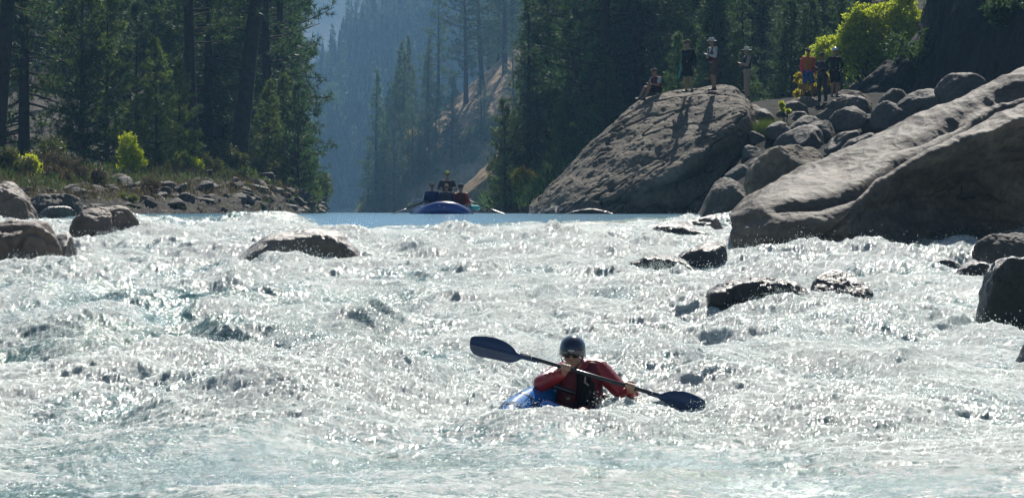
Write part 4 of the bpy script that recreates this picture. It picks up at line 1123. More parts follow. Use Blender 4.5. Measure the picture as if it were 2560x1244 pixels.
for i in range(16):
    px_ = rg.uniform(1230, 1560); d_ = 150 + (1560 - px_) * .22 + rg.uniform(0, 25)
    RT(slopeb, px_, d_, T_young[i % 2], rg.uniform(.5, 1.0), 'young fir at the foot of the slope left of the outcrop', (m_need2, m_need3)[i % 2], 'fir_tree', 'young firs left of the outcrop')
shrub('shrub', 1318, 205, slopeb, [(-.3, 0, 1.0, .5), (.3, 0, .7, .6), (0, 0, .4, .5)], 900, .2, .09, 4, m_gold, 'yellowing shrub on the slope left of the outcrop', 1.3, seed=51)

for i in range(24):
    px_ = rg.uniform(1690, 2120); d_ = rg.uniform(140, 165)
    RT(slopeb, px_, d_, T_fir[i % 3] if i % 2 else T_young[i % 2], rg.uniform(.28, .5) if i % 2 else rg.uniform(.7, 1.3), 'dark young fir close behind the standing onlookers', (m_need, m_need2)[i % 2], 'fir_tree', 'dark young firs behind the onlookers')
# --- spur
RT(spur, 940, 489, T_fir[0], 1.20, 'pointed dark fir at the river foot of the middle spur', m_need2)
RT(spur, 985, 490, T_fir[2], 0.87, 'smaller fir close beside the pointed one on the spur', m_need2)
RT(spur, 962, 493, T_fir[1], 0.77, 'bushy fir between the two at the foot of the spur', m_need3)
RT(spur, 920, 493, T_fir[1], 0.59, 'low fir at the very river edge of the spur', m_need2)
RT(spur, 1068, 512, T_fir[1], 0.87, 'slim fir on the crest of the spur above the raft', m_need2)
RT(spur, 1165, 526, T_pine[2], 1.01, 'flat-topped pine on the crest of the spur', m_need2, 'pine_tree')
RT(spur, 1205, 532, T_pine[1], 1.09, 'leaning pine next to the flat-topped one on the spur', m_need2, 'pine_tree', lean=(0, -.05))
RT(spur, 1262, 533, T_pine[0], 1.12, 'tall pine high on the spur with a bare trunk', m_need2, 'pine_tree')
for i in range(58):
    u = rg.uniform(.1, .62); v = rg.uniform(.17, .29) if i % 3 else rg.uniform(.58, .68)
    q = spur.at(u, v)
    if i % 3 and rg.random() < .5: continue
    T = T_fir[i % 3] if i % 4 else T_pine[i % 3]
    k_ = 'fir' if i % 4 else 'pine'
    place_tree(k_ + '_tree', T, (m_bark, (m_need2, m_need3)[i % 2]), (q[0], q[1], q[2] - .3), rg.uniform(.36, .62) * (1 if i % 3 else 1.8), rg.uniform(0, 6.28), '%s on the hazy middle spur' % k_, 'tree', '%ss on the middle spur' % k_)
for i in range(9):
    q = spur.at(rg.uniform(.1, .4), rg.uniform(.3, .66))
    a = T_SH if i else bushy(77, lobes(np.random.default_rng(4), 6, 1., .8, .8), 900, .3, .12, 4)
    T_SH = a
    place_tree('shrub', a, (m_bark, m_gold if i % 3 == 0 else m_olive), (q[0], q[1], q[2]), rg.uniform(1., 1.8), rg.uniform(0, 6), 'yellowing shrub on the middle spur' if i % 3 == 0 else 'olive shrub on the middle spur', 'shrub', 'shrubs on the middle spur', sub=('stem', 'foliage'))

# --- far slope: trees one can still tell apart
for i in range(120):
    u = rg.uniform(.30, .62); v = rg.uniform(.18, .82)
    if i % 3 == 0: v = rg.uniform(.62, .84)
    q = dist_.at(u, v)
    T = T_far[i % 4] if i % 5 else T_farp[i % 2]
    k_ = 'fir' if i % 5 else 'pine'
    place_tree(k_ + '_tree', T, (m_bark, m_need2), (q[0], q[1], q[2] - .6), rg.uniform(.85, 1.65), rg.uniform(0, 6.28), 'pale blue %s fading in the haze of the far slope' % k_, 'tree', 'hazy %ss on the far slope' % k_)


# the far wood that reads as one mass
def cones(P, H, R, name, rg_):
    n = len(P); m = 5; Vs = []; Fs = []; o = 0
    lay = 6
    for l in range(lay):
        z0 = l / lay * .95; z1 = min(1, z0 + .30)
        th = rg_.uniform(0, 6.28, (n, 1)) + np.linspace(0, 2 * math.pi, m, endpoint=False)[None]
        rr = (R * (1 - z0) ** .9)[:, None] * rg_.uniform(.55, 1.25, (n, m))
        ring = np.stack([P[:, 0:1] + rr * np.cos(th), P[:, 1:2] + rr * np.sin(th), P[:, 2:3] + (H * z0)[:, None] - .05 * H[:, None] * rg_.random((n, m))], -1)
        tip = np.stack([P[:, 0], P[:, 1], P[:, 2] + H * z1], -1)[:, None]
        Vs.append(np.concatenate([ring, tip], 1).reshape(-1, 3))
        b0 = (np.arange(n) * (m + 1))[:, None] + o
        Fs.append(np.stack([np.stack([b0[:, 0] + j, b0[:, 0] + (j + 1) % m, b0[:, 0] + m], -1) for j in range(m)], 1).reshape(-1, 3))
        o += n * (m + 1)
    return mk_mesh(name, np.concatenate(Vs), np.concatenate(Fs), False)

rg2 = np.random.default_rng(8)
pts = []
for i in range(2200):
    pts.append(dist_.at(rg2.uniform(.02, .98), rg2.uniform(.16, .84)))
pts = np.array(pts) + np.stack([rg2.normal(0, 3, 2200), rg2.normal(0, 3, 2200), np.zeros(2200)], -1)
Hh = rg2.uniform(11, 25, len(pts))
wood = obj('far_wood', cones(pts, Hh, Hh * rg2.uniform(.14, .22, len(pts)), 'far_wood', rg2), m_need2)
tag(wood, 'mass of hazy conifers covering the far slope', 'wood', kind='stuff')
# mountain wood
ii = rg2.integers(0, len(P2), 9000)
keep = (fbm3(P2[ii], .0045, 3, 12) > -.02) & (P2[ii][:, 1] < 2900) & (np.abs(P2[ii][:, 0] - 20) < 1000)
mp_ = np.stack([P2[ii][:, 0], P2[ii][:, 1], hz[ii]], -1)[keep] + rg2.normal(0, 3, (keep.sum(), 3)) * [1, 1, 0]
Hh = rg2.uniform(11, 24, len(mp_))
wood2 = obj('mountain_wood', cones(mp_ - [0, 0, 1.5], Hh, Hh * .2, 'mountain_wood', rg2), m_need2)
tag(wood2, 'patches of pale blue forest on the far mountain', 'wood', kind='stuff')

# --- bush of bright leaves beside the dark hillside
rgb = np.random.default_rng(21)
def bush_px(lst, d_, base):
    b_ = W(base[0], base[1], d_); out_ = []
    for (x, y, r) in lst:
        p_ = W(x, y, d_); out_.append((p_[0] - b_[0], rgb.uniform(-.5, .5), p_[2] - b_[2], r / F * d_))
    return b_, out_
b_, lo = bush_px([(2260, 25, 42), (2210, 55, 45), (2160, 80, 45), (2280, 80, 40), (2235, 110, 50), (2180, 130, 50), (2130, 45, 22), (2120, 130, 38), (2285, 130, 35), (2060, 130, 22), (2080, 150, 30), (2140, 165, 35), (2040, 135, 22), (2020, 150, 16), (2060, 110, 20), (2090, 115, 28), (2120, 90, 30), (2150, 55, 26), (2190, 40, 30), (2300, 60, 30), (2240, 70, 40), (2180, 165, 30), (2070, 160, 30), (2100, 140, 34), (2030, 155, 16), (2160, 120, 40), (2210, 140, 40), (2265, -20, 30), (2150, 25, 18), (2110, 90, 20)], 124.5, (2190, 215))
a = bushy(61, lo, 11000, .13, .085, 4, 12)
place_tree('willow_bush', a, (m_bark, m_yel), b_, 1, 0, 'large bright yellow-green bush leaning out beside the dark hillside', 'bush', sub=('stem', 'foliage'))
b_, lo = bush_px([(2000, 195, 12), (2008, 215, 14), (1995, 235, 10), (2040, 220, 12), (2070, 200, 14), (2030, 190, 10)], 113.6, (2015, 255))
a = bushy(62, lo, 420, .12, .07, 4, 6)
place_tree('shrub', a, (m_bark, m_gold), b_, 1, 0, 'golden shrub at the feet of the person in the red top', 'shrub', sub=('stem', 'foliage'))
b_, lo = bush_px([(1952, 265, 8), (1970, 280, 7), (1958, 275, 6)], 107.6, (1962, 300))
a = bushy(63, lo, 110, .10, .06, 4, 6)
place_tree('plant', a, (m_bark, m_yel), b_, 1, 0, 'sprig of pale leaves growing over the rounded dark rock in the pile', 'plant', sub=('stem', 'foliage'))
# grass tuft
rgg = np.random.default_rng(3)
n = 1400; gb = W(1918, 352, 105.6)
C = gb + rgg.normal(0, 1, (n, 3)) * [.26, .22, .05]
tip = C + np.stack([rgg.normal(0, .16, n), rgg.normal(0, .12, n), rgg.uniform(.35, .8, n)], -1)
sd = np.stack([np.full(n, .008), rgg.normal(0, .004, n), np.zeros(n)], -1)
V_ = np.stack([C - sd, C + sd, tip], 1).reshape(-1, 3)
o = obj('grass_tuft', mk_mesh('grass_tuft', V_, np.arange(3 * n).reshape(-1, 3), False), m_grass)
tag(o, 'pale green tuft of grass between the outcrop and the boulder pile', 'grass tuft')
# scrubby plants on the dark hillside
for i in range(3):
    q = hillr.at(rg.uniform(.35, .8), rg.uniform(.2, .62))
    a = T_DK if i else bushy(88, lobes(np.random.default_rng(9), 6, .5, .3, .4), 900, .14, .05, 4)
    T_DK = a
    place_tree('shrub', a, (m_bark, m_need), tuple(q), rg.uniform(.8, 1.5), rg.uniform(0, 6), 'low dark shrub clinging to the black hillside', 'shrub', 'shrubs on the black hillside', sub=('stem', 'foliage'))


def cover(name, loft, u0, u1, v0, v1, n, h, mt, label, seed, thr=-.1, w=.035):
    r_ = np.random.default_rng(seed)
    nn = loft.G.shape[:2]
    ui = (r_.uniform(u0, u1, n) * (nn[1] - 1)); vi = (r_.uniform(v0, v1, n) * (nn[0] - 1))
    q = loft.G[vi.astype(int), ui.astype(int)] + np.stack([r_.normal(0, .25, n), r_.normal(0, .35, n), np.zeros(n)], -1)
    q = q[fbm3(q, .35, 3, seed) > thr]; n = len(q)
    hh = h * r_.uniform(.4, 1.3, n) * (.6 + .8 * (fbm3(q, .9, 2, seed + 1) > 0))
    q = q + np.stack([np.zeros(n), np.zeros(n), hh * r_.uniform(0, .5, n)], -1)
    t_ = q + np.stack([r_.normal(0, .35, n) * hh, r_.normal(0, .35, n) * hh, hh * r_.uniform(.4, 1, n)], -1)
    s_ = np.stack([r_.normal(0, 1, n), r_.normal(0, 1, n), r_.normal(0, .3, n)], -1); s_ *= (w * q[:, 1:2] / 130) / np.linalg.norm(s_, axis=1, keepdims=True)
    V_ = np.stack([q - s_, q + s_, t_], 1).reshape(-1, 3)
    o = obj(name, mk_mesh(name, V_, np.arange(3 * n).reshape(-1, 3), False), mt)
    tag(o, label, 'undergrowth', kind='stuff')

cover('undergrowth', bankl, .12, 1, .33, .56, 50000, .22, m_need, 'dark green undergrowth along the foot of the left forest', 71, -.1, .03)
cover('undergrowth', bankl, .12, 1, .24, .46, 36000, .30, m_dry, 'dry brown brush between the stones of the left bank', 72, -.05, .022)
cover('grass', bankl, .12, 1, .155, .36, 14000, .14, m_olive, 'olive grass and weeds on the left shore', 73, .08, .02)
cover('undergrowth', slopeb, .1, .8, .18, .60, 60000, .6, m_need, 'dark undergrowth on the slope behind the outcrop', 74, -.15, .04)
cover('undergrowth', spur, .02, .7, .17, .27, 20000, 1.0, m_need3, 'scrub covering the middle spur', 75, .02, .04)
# ------------------------------------------------------------------ people
m_skin = simple('skin', (.42, .24, .16), .5, .4, .12, 8, .1, 200)
m_skin_d = simple('tanned skin', (.30, .16, .10), .5, .4, .12, 8, .1, 200)
m_hair = simple('dark hair', (.03, .022, .018), .6, .4, .3, 40, .4, 120)
m_eye = simple('sunglasses black', (.006, .006, .007), .12, .6, .1, 4)
def cloth(name, c, r=.85, **k): return simple('cloth ' + name, c, r, .2, .18, 5, .5, 35, **k)
m_black = cloth('black', (.012, .013, .016)); m_navy = cloth('navy', (.018, .03, .10)); m_grey = cloth('light grey', (.42, .42, .40))
m_tan = cloth('tan', (.30, .26, .20)); m_cream = cloth('cream hat', (.55, .52, .46)); m_maroon = cloth('maroon vest', (.10, .02, .025))
m_pink = cloth('coral red', (.75, .06, .08)); m_orange = cloth('orange brown vest', (.38, .14, .03)); m_blues = cloth('blue shorts', (.03, .11, .30))
m_char = cloth('charcoal', (.05, .05, .055)); m_brown_s = cloth('brown shorts', (.10, .06, .04)); m_lime = cloth('lime', (.16, .22, .05))
m_jred = simple('wet red jacket', (.34, .022, .022), .34, .5, .25, 6, .8, 22, coat=.3); m_shoe = simple('dark rubber', (.015, .015, .017), .5)
m_teal = simple('teal plastic', (.02, .30, .28), .3); m_white = simple('white plastic', (.6, .6, .6), .35)
m_wredp = cloth('red shell', (.42, .03, .03), .5)


def head_shapes(mb, c, R, s=1.0):
    """a head facing -y in its own frame; c: centre, R: 3x3 rotation"""
    c = np.array(c, float)
    q = lambda v: c + R @ (np.array(v, float) * s)
    mb.ell(q((0, .012, .03)), np.array((.076, .096, .092)) * s, R)
    mb.ell(q((0, -.018, -.045)), np.array((.058, .070, .072)) * s, R)
    mb.capsule(q((0, -.088, .012)), q((0, -.108, -.022)), .010 * s, .016 * s, 8)         # nose
    mb.capsule(q((-.022, -.082, -.058)), q((.022, -.082, -.058)), .011 * s, .011 * s, 8)  # lips
    mb.ell(q((0, -.070, -.098)), np.array((.028, .022, .020)) * s, R)                    # chin
    mb.capsule(q((-.040, -.080, .030)), q((.040, -.080, .030)), .014 * s, .014 * s, 8)    # brow
    for e in (-1, 1):
        mb.ell(q((e * .078, .015, -.012)), np.array((.012, .022, .033)) * s, R)          # ear
        mb.ell(q((e * .040, -.066, -.030)), np.array((.022, .02, .02)) * s, R)           # cheek


def hand_shapes(mb, wr, el, s=1.0, side=1, curl=.9):
    """a relaxed hand continuing the forearm"""
    wr = np.array(wr, float); a = wr - np.array(el, float); a /= np.linalg.norm(a)
    n = np.cross(a, [0, 1.0, .2]); n /= np.linalg.norm(n) + 1e-9; b = np.cross(n, a)
    pc = wr + a * .055 * s
    mb.ell(pc, np.array((.018, .040, .048)) * s, np.stack([n, b, a], 1))
    for i, (o_, L) in enumerate(zip((-.030, -.010, .010, .029), (.070, .080, .075, .058))):
        p = wr + a * .092 * s + b * o_ * s; d0 = a
        for k in range(3):
            d1 = d0 * math.cos(curl * .38) - n * side * math.sin(curl * .38); p2 = p + d1 * L * s * (.42, .33, .25)[k]
            mb.capsule(p, p2, .0095 * s, .0085 * s, 7); p = p2; d0 = d1 / np.linalg.norm(d1)
    t0 = wr + a * .035 * s - b * .035 * s; t1 = t0 + (a * .6 - b * .75) * .04 * s
    mb.capsule(t0, t1, .012 * s, .011 * s, 7); mb.capsule(t1, t1 + (a * .95 - b * .2) * .034 * s, .011 * s, .009 * s, 7)


def stand_joints(arms='down', stance=.11, lean=0., knee=0.):
    J = dict(head=(0, -.03 - lean * .5, 1.655), neck=(0, -lean * .4, 1.47), chest=(0, -lean * .25, 1.30), waist=(0, 0, 1.06), pelvis=(0, .01, .93))
    for s, k in ((-1, 'l'), (1, 'r')):
        J['sh' + k] = (s * .185, -lean * .35, 1.41)
        J['hip' + k] = (s * .095, .01, .90); J['kn' + k] = (s * (stance * .9 + .01), -.03 - knee, .48); J['an' + k] = (s * stance, .02, .075)
        if arms == 'down': J['el' + k] = (s * .245, .03, 1.13); J['wr' + k] = (s * .245, -.06, .89)
        elif arms == 'akimbo': J['el' + k] = (s * .37, .06, 1.17); J['wr' + k] = (s * .20, -.05, 1.02)
        elif arms == 'folded': J['el' + k] = (s * .25, -.08, 1.14); J['wr' + k] = (s * -.02, -.23, 1.17 + .04 * s)
        elif arms == 'pockets': J['el' + k] = (s * .27, .09, 1.15); J['wr' + k] = (s * .20, -.06, .93)
    return J


def person(label, J, loc, rz, top, bottom, skin=None, sleeves=True, long_legs=False, vest=None, hat=None, hatmat=None, shoes=True, hair=True, s=1.0, group=None, vox=.013, headrot=0., extra=None, glasses=True):
    skin = skin or m_skin_d
    root = empty('person', loc, rz); root.scale = (s, s, s)
    tag(root, label, 'person', group)
    J = {k: np.array(v, float) for k, v in J.items()}
    b = MB(); R = rotm('Z', headrot)
    head_shapes(b, J['head'], R)
    b.capsule(J['head'] + [0, .02, -.07], J['neck'] - [0, 0, .03], .052, .060)
    b.capsule(J['shl'] * .55 + J['shr'] * .45 - [0, 0, .04], J['shr'] * .55 + J['shl'] * .45 - [0, 0, .04], .085, .085)
    b.capsule(J['shl'] * .8 + J['shr'] * .2 - [0, 0, .03], J['shr'] * .8 + J['shl'] * .2 - [0, 0, .03], .07, .07)
    b.capsule(J['chest'] + [-.05, 0, 0], J['waist'] + [-.04, 0, 0], .105, .09); b.capsule(J['chest'] + [.05, 0, 0], J['waist'] + [.04, 0, 0], .105, .09)
    b.capsule(J['waist'], J['pelvis'], .11, .12); b.capsule(J['hipl'], J['hipr'], .10, .10)
    for k, e in (('l', -1), ('r', 1)):
        b.capsule(J['sh' + k], J['el' + k], .052, .040); b.capsule(J['el' + k], J['wr' + k], .040, .026)
        hand_shapes(b, J['wr' + k], J['el' + k], 1, e)
        b.capsule(J['hip' + k], J['kn' + k], .088, .055); mid = J['kn' + k] * .68 + J['an' + k] * .32 + [0, .02, 0]
        b.capsule(J['kn' + k], mid, .055, .056); b.capsule(mid, J['an' + k], .056, .034)
        b.capsule(J['an' + k] - [0, 0, .03], J['an' + k] + [e * .02, -.15, -.045], .038, .028)
    body = fused('body', b, vox, skin, root)
    # clothes
    c = MB()
    c.capsule(J['shl'] * .85 + J['shr'] * .15 - [0, 0, .03], J['shr'] * .85 + J['shl'] * .15 - [0, 0, .03], .085, .085)
    for o_ in (-.055, .055):
        c.capsule(J['chest'] + [o_, 0, 0], J['waist'] + [o_ * .8, 0, 0], .122, .110)
        c.capsule(J['waist'] + [o_ * .8, 0, 0], J['pelvis'] + [o_, 0, .02], .110, .125)
    for k in 'lr':
        c.capsule(J['sh' + k], J['el' + k] if sleeves else J['sh' + k] * .45 + J['el' + k] * .55, .070, .055 if sleeves else .066)
        if sleeves: c.capsule(J['el' + k], J['wr' + k] * .93 + J['el' + k] * .07, .055, .042)
    fused('shirt', c, vox, top, root)
    c = MB()
    c.capsule(J['hipl'] + [0, 0, .03], J['hipr'] + [0, 0, .03], .122, .122); c.capsule(J['pelvis'] + [-.04, 0, .06], J['pelvis'] + [.04, 0, .06], .125, .125)
    for k in 'lr':
        if long_legs:
            c.capsule(J['hip' + k], J['kn' + k], .108, .078); c.capsule(J['kn' + k], J['an' + k] + [0, 0, .02], .078, .062)
        else: c.capsule(J['hip' + k], J['hip' + k] * .28 + J['kn' + k] * .72, .110, .092)
    fused('trousers' if long_legs else 'shorts', c, vox, bottom, root)
    if shoes:
        for k, e in (('l', -1), ('r', 1)):
            c = MB(); c.capsule(J['an' + k] + [0, .02, -.035], J['an' + k] + [e * .02, -.16, -.045], .046, .036); c.capsule(J['an' + k], J['an' + k] + [0, 0, -.03], .048, .05)
            fused('shoe', c, vox, m_shoe, root)
    if vest is not None:
        c = MB()
        for o_ in (-.06, .06):
            c.capsule(J['chest'] + [o_, -.015, .04], J['waist'] + [o_, -.01, .04], .145, .135)
        for k in 'lr': c.capsule(J['sh' + k] * .62 + J['neck'] * .38 + [0, -.05, 0], J['chest'] * .7 + J['sh' + k] * .3 + [0, -.08, 0], .05, .07); c.capsule(J['sh' + k] * .62 + J['neck'] * .38 + [0, .05, 0], J['chest'] * .7 + J['sh' + k] * .3 + [0, .06, 0], .05, .07)
        fused('life_vest', c, vox, vest, root)
    hc = J['head']
    if glasses:
        g = MB()
        for e in (-1, 1): g.ell(hc + R @ np.array([e * .034, -.090, .004]), (.028, .010, .019), R, 8)
        g.capsule(hc + R @ np.array([-.075, -.05, .010]), hc + R @ np.array([-.058, -.084, .008]), .004, .004, 6)
        g.capsule(hc + R @ np.array([.075, -.05, .010]), hc + R @ np.array([.058, -.084, .008]), .004, .004, 6)
        obj('sunglasses', g.mesh('sunglasses'), m_eye, root)
    if hair:
        c = MB(); c.ell(hc + R @ np.array([0, .028, .042]), (.086, .096, .088), R); fused('hair', c, vox, m_hair, root)
    if hat == 'brim':
        th = np.linspace(0, 2 * math.pi, 28, endpoint=False)
        prof = [(.012, .135), (.06, .132), (.086, .115), (.094, .07), (.098, .045), (.15, .028), (.168, .018), (.166, .012), (.10, .036), (.090, .04), (.088, .07), (.05, .12)]
        V = np.concatenate([np.stack([r_ * np.cos(th), r_ * 1.06 * np.sin(th) + .01, np.full(28, z_) - .012 * np.cos(2 * th) * (r_ > .12)], -1) for r_, z_ in prof])
        c = MB(); c.add(V @ R.T + hc, None, grid_faces(len(prof), 28, True)); obj('hat', c.mesh('hat'), hatmat, root)
    if hat in ('helmet', 'cap'):
        c = MB(); k_ = 1.12 if hat == 'helmet' else 1.0
        th = np.linspace(.02, 1.62 if hat == 'helmet' else 1.45, 12); ph = np.linspace(0, 2 * math.pi, 28, endpoint=False)
        for rr in (1.0, .93):
            V = np.stack([np.sin(th)[:, None] * np.cos(ph) * .098 * k_ * rr, np.sin(th)[:, None] * np.sin(ph) * .116 * k_ * rr + .012, np.cos(th)[:, None] * np.ones(28) * .10 * k_ * rr + .03], -1).reshape(-1, 3)
            c.add(V @ R.T + hc, None, grid_faces(12, 28, True)[:, ::(-1 if rr < 1 else 1)])
        if hat == 'cap': c.capsule(hc + R @ np.array([-.03, -.11, .05]), hc + R @ np.array([-.02, -.17, .035]), .03, .02, 8); c.capsule(hc + R @ np.array([.03, -.11, .05]), hc + R @ np.array([.02, -.17, .035]), .03, .02, 8)
        obj('helmet' if hat == 'helmet' else 'cap', c.mesh('hat'), hatmat, root)
    return root


def ground_spot(px_, py_, ds, surf):
    """the spot on a rock under the feet: along the column px, the distance at which the top of the rock is seen at py"""
    best = None
    for d_ in ds:
        x = (px_ - CX) / F * d_; z = surf(x, d_)
        e = abs((HY - F * z / d_) - py_)
        if best is None or e < best[0]: best = (e, (x, d_, z))
    print('spot', px_, py_, best)
    return best[1]


def loft_top(l):
    G_ = l.G.reshape(-1, 3)
    def f(x, y):
        m = ((G_[:, 0] - x) ** 2 + (G_[:, 1] - y) ** 2) < .09
        return G_[m, 2].max() if m.any() else -9
    return f


m_helm_w = simple('pale helmet', (.45, .5, .55), .2, .6, .05, 3, coat=.5); m_helm_d = simple('dark helmet', (.010, .014, .035), .16, .6, .08, 3, coat=.8)
ot = loft_top(outcrop)
rngd = np.arange(107, 111.4, .15)
q = ground_spot(1722, 231, rngd, ot)
person('person in a black top and black shorts with bare legs, standing on the outcrop', stand_joints('down', .12, .10, .05), q, math.radians(-40), m_black, m_black, headrot=-.3, hat='cap', hatmat=m_brown_s, group=None)
tw = MB(); tw.tube([(q[0] - .26, q[1] - .12, q[2] + .98), (q[0] - .30, q[1] - .14, q[2] + .72), (q[0] - .36, q[1] - .14, q[2] + .48)], [.03, .022, .04], 10, True, .4)
tag(obj('water_bottle_bag', tw.mesh('bag'), m_teal), 'pale teal strap bag hanging from the hand of the person in black', 'bag')
q = ground_spot(1784, 226, rngd, ot)
person('person in a wide pale hat and light grey shirt standing at the outcrop top', stand_joints('folded', .06, .12), q, math.radians(-62), m_grey, m_brown_s, vest=None, sleeves=True, hat='brim', hatmat=m_cream, headrot=-.15)
pw = bpy.context.scene.objects
# the same person's vest worn low, at the waist
J = stand_joints('folded', .06, .12)
r_ = [o for o in COL.objects if o.name.startswith('person') and o.parent is None][-1]
c = MB()
for o_ in (-.06, .06): c.capsule((o_, -.03, 1.20), (o_, -.01, 1.06), .138, .135)
c.capsule((-.12, -.10, 1.42), (-.06, -.13, 1.2), .035, .05); c.capsule((.12, -.10, 1.42), (.06, -.13, 1.2), .035, .05)
fused('life_vest', c, .013, m_maroon, r_)

def rock_z(name_label):
    o = [k for k in COL.objects if k.get('label') == name_label][0]
    Vv = np.array([v.co[:] for v in o.data.vertices]) + np.array(o.location)
    def f(x, y):
        m = ((Vv[:, 0] - x) ** 2 + (Vv[:, 1] - y) ** 2) < .04
        return Vv[m, 2].max() if m.any() else -9
    return f
q = ground_spot(1868, 262, np.arange(107.4, 111, .1), lambda x, y: max(ot(x, y), rock_z('pale rock beside the feet of the person in the long light trousers')(x, y), talus.z_at(x, y)))
person('person in pale hat and long light trousers standing just right of the outcrop', stand_joints('folded', .05), q, math.radians(-75), m_tan, m_tan, long_legs=True, vest=m_char, hat='brim', hatmat=m_cream)
ledge = rock_z('flat pale ledge under the feet of the person in the red top')
rr_ = [rock_z(n_) for n_ in ('large dark rounded boulder below the flat pale rock', 'flat pale rock lying on the large dark rounded boulder')]
fl_ = lambda x, y: max([ledge(x, y), talus.z_at(x, y)] + [f(x, y) for f in rr_])
q = ground_spot(2020, 247, np.arange(111.2, 113.4, .1), fl_)
person('person in coral red top, orange life vest and blue shorts on the pale ledge', stand_joints('down', .15), q, math.radians(15), m_pink, m_blues, vest=m_orange, hat='cap', hatmat=m_char)
q = ground_spot(2056, 254, np.arange(110.8, 113, .1), fl_)
person('person in dark clothes and long dark trousers standing right of the one in coral red', stand_joints('folded', .13, .05), q, math.radians(-35), m_char, m_char, long_legs=True, hat='cap', hatmat=m_black, s=.97)
q = ground_spot(2087, 243, np.arange(108.6, 113.6, .1), fl_)
person('dark-clad person in a shiny helmet with hands on hips, rightmost of the onlookers', stand_joints('akimbo', .10), q, math.radians(25), m_black, m_black, hat='helmet', hatmat=m_helm_w, s=.95, skin=m_skin_d)
# seated onlooker
q = W(1642, 246, 109.6); zt = ot(q[0], q[1]); print('seat', q, zt)
J = dict(head=(-.02, -.10, .70), neck=(0, -.06, .53), chest=(0, -.03, .37), waist=(0, .02, .16), pelvis=(0, .04, .08),
         shl=(-.18, -.04, .47), shr=(.18, -.04, .47), ell=(-.22, -.16, .24), elr=(.23, -.16, .24), wrl=(-.04, -.32, .30), wrr=(.06, -.34, .27),
         hipl=(-.09, .03, .07), hipr=(.09, .03, .07), knl=(-.16, -.42, .16), knr=(.06, -.42, .18), anl=(-.18, -.66, -.20), anr=(.02, -.62, -.22))
person('person in grey shirt and maroon vest sitting on the left shoulder of the outcrop', J, (q[0], q[1], zt + .03), math.radians(-48), m_grey, m_black, vest=m_maroon, sleeves=False, hat='cap', hatmat=m_brown_s)

# ------------------------------------------------------------------ raft
m_raft = simple('blue raft fabric', (.02, .05, .22), .3, .5, .15, 2, .1, 30, coat=.4); m_metal = simple('grey metal', (.35, .36, .38), .35, .5, .1, 4, metal=.8); m_oar = simple('dark oar shaft', (.05, .045, .045), .4)
m_yellow = simple('yellow strap', (.5, .4, .05), .5)
RD = 101.5; rc = W(1100, 533, RD); zw = -.045
raft = empty('raft', (rc[0], RD + 1.6, zw - .05), math.radians(4)); tag(raft, 'blue inflatable oar raft with an upturned bow dropping over the lip of the rapid', 'raft')
t = MB(); pts = []
for a_ in np.linspace(0, 2 * math.pi, 49):
    ca, sa = math.cos(a_), math.sin(a_)
    x = .80 * math.copysign(abs(ca) ** .75, ca); y = 2.0 * math.copysign(abs(sa) ** .85, sa)
    z = -.05 + .22 * max(0, (-y - .6) / 1.4) ** 1.2 * (1 - .9 * (x / .8) ** 2) + .05 * (y < 0)
    pts.append((x, y, z))
t.tube(pts, .235, 18, False)
obj('hull_tube', t.mesh('hull_tube'), m_raft, raft)
t = MB(); t.box((0, 0, .04), (1.3, 3.2, .10)); obj('floor', t.mesh('floor'), m_raft, raft)
for y in (-.85, .75):
    t = MB(); t.capsule((-.60, y, .16), (.60, y, .16), .16, .16, 14); obj('thwart', t.mesh('thwart'), m_raft, raft)
t = MB()
for y in (-.25, .75): t.tube([(-.95, y, .50), (.95, y, .50)], .025, 8)
for x in (-.86, .86): t.tube([(x, -.3, .50), (x, .8, .50)], .025, 8); t.tube([(x, .1, .5), (x, .1, .68)], .02, 8)
obj('frame', t.mesh('frame'), m_metal, raft)
t = MB(); t.box((0, .35, .50), (1.1, .45, .36)); o = obj('cooler_seat', t.mesh('cooler_seat', False), m_white, raft)
t = MB(); t.tube([(-.95, -1.3, .42), (-1.02, -.4, .36), (-1.04, .5, .34)], .012, 6); t.tube([(.95, -1.3, .42), (1.02, -.4, .36), (1.04, .5, .34)], .012, 6)
obj('grab_line', t.mesh('grab_line'), m_yellow, raft)

def oar(a, b, label):
    a = np.array(a); b = np.array(b); d_ = (b - a) / np.linalg.norm(b - a)
    root = empty('oar', tuple(a)); tag(root, label, 'oar')
    t = MB(); t.tube([(0, 0, 0), b - a - d_ * .6], .026, 9); obj('shaft', t.mesh('shaft'), m_oar, root)
    t = MB(); t.tube([b - a - d_ * .62, b - a - d_ * .45, b - a - d_ * .1, b - a], [.03, .09, .09, .06], 12, True, .2); obj('blade', t.mesh('blade'), m_oar, root)
    t = MB(); t.capsule((0, 0, 0), d_ * .13, .023, .023, 8); obj('grip', t.mesh('grip'), m_shoe, root)
oar(W(1108, 486, RD + 1.75), W(975, 537, RD + 1.2), 'dark oar reaching down to the water on the left side of the raft')
oar(W(1128, 486, RD + 1.75), W(1268, 537, RD + 1.2), 'long oar angled down to the water on the right side of the raft')
tl = MB(); p_ = W(1186, 518, RD + 1.0); tl.capsule(p_ - [.08, .2, 0], p_ + [.1, .2, -.02], .07, .09, 12)
tag(obj('dry_bag', tl.mesh('dry_bag'), m_teal), 'teal dry bag on the right tube of the raft', 'bag')


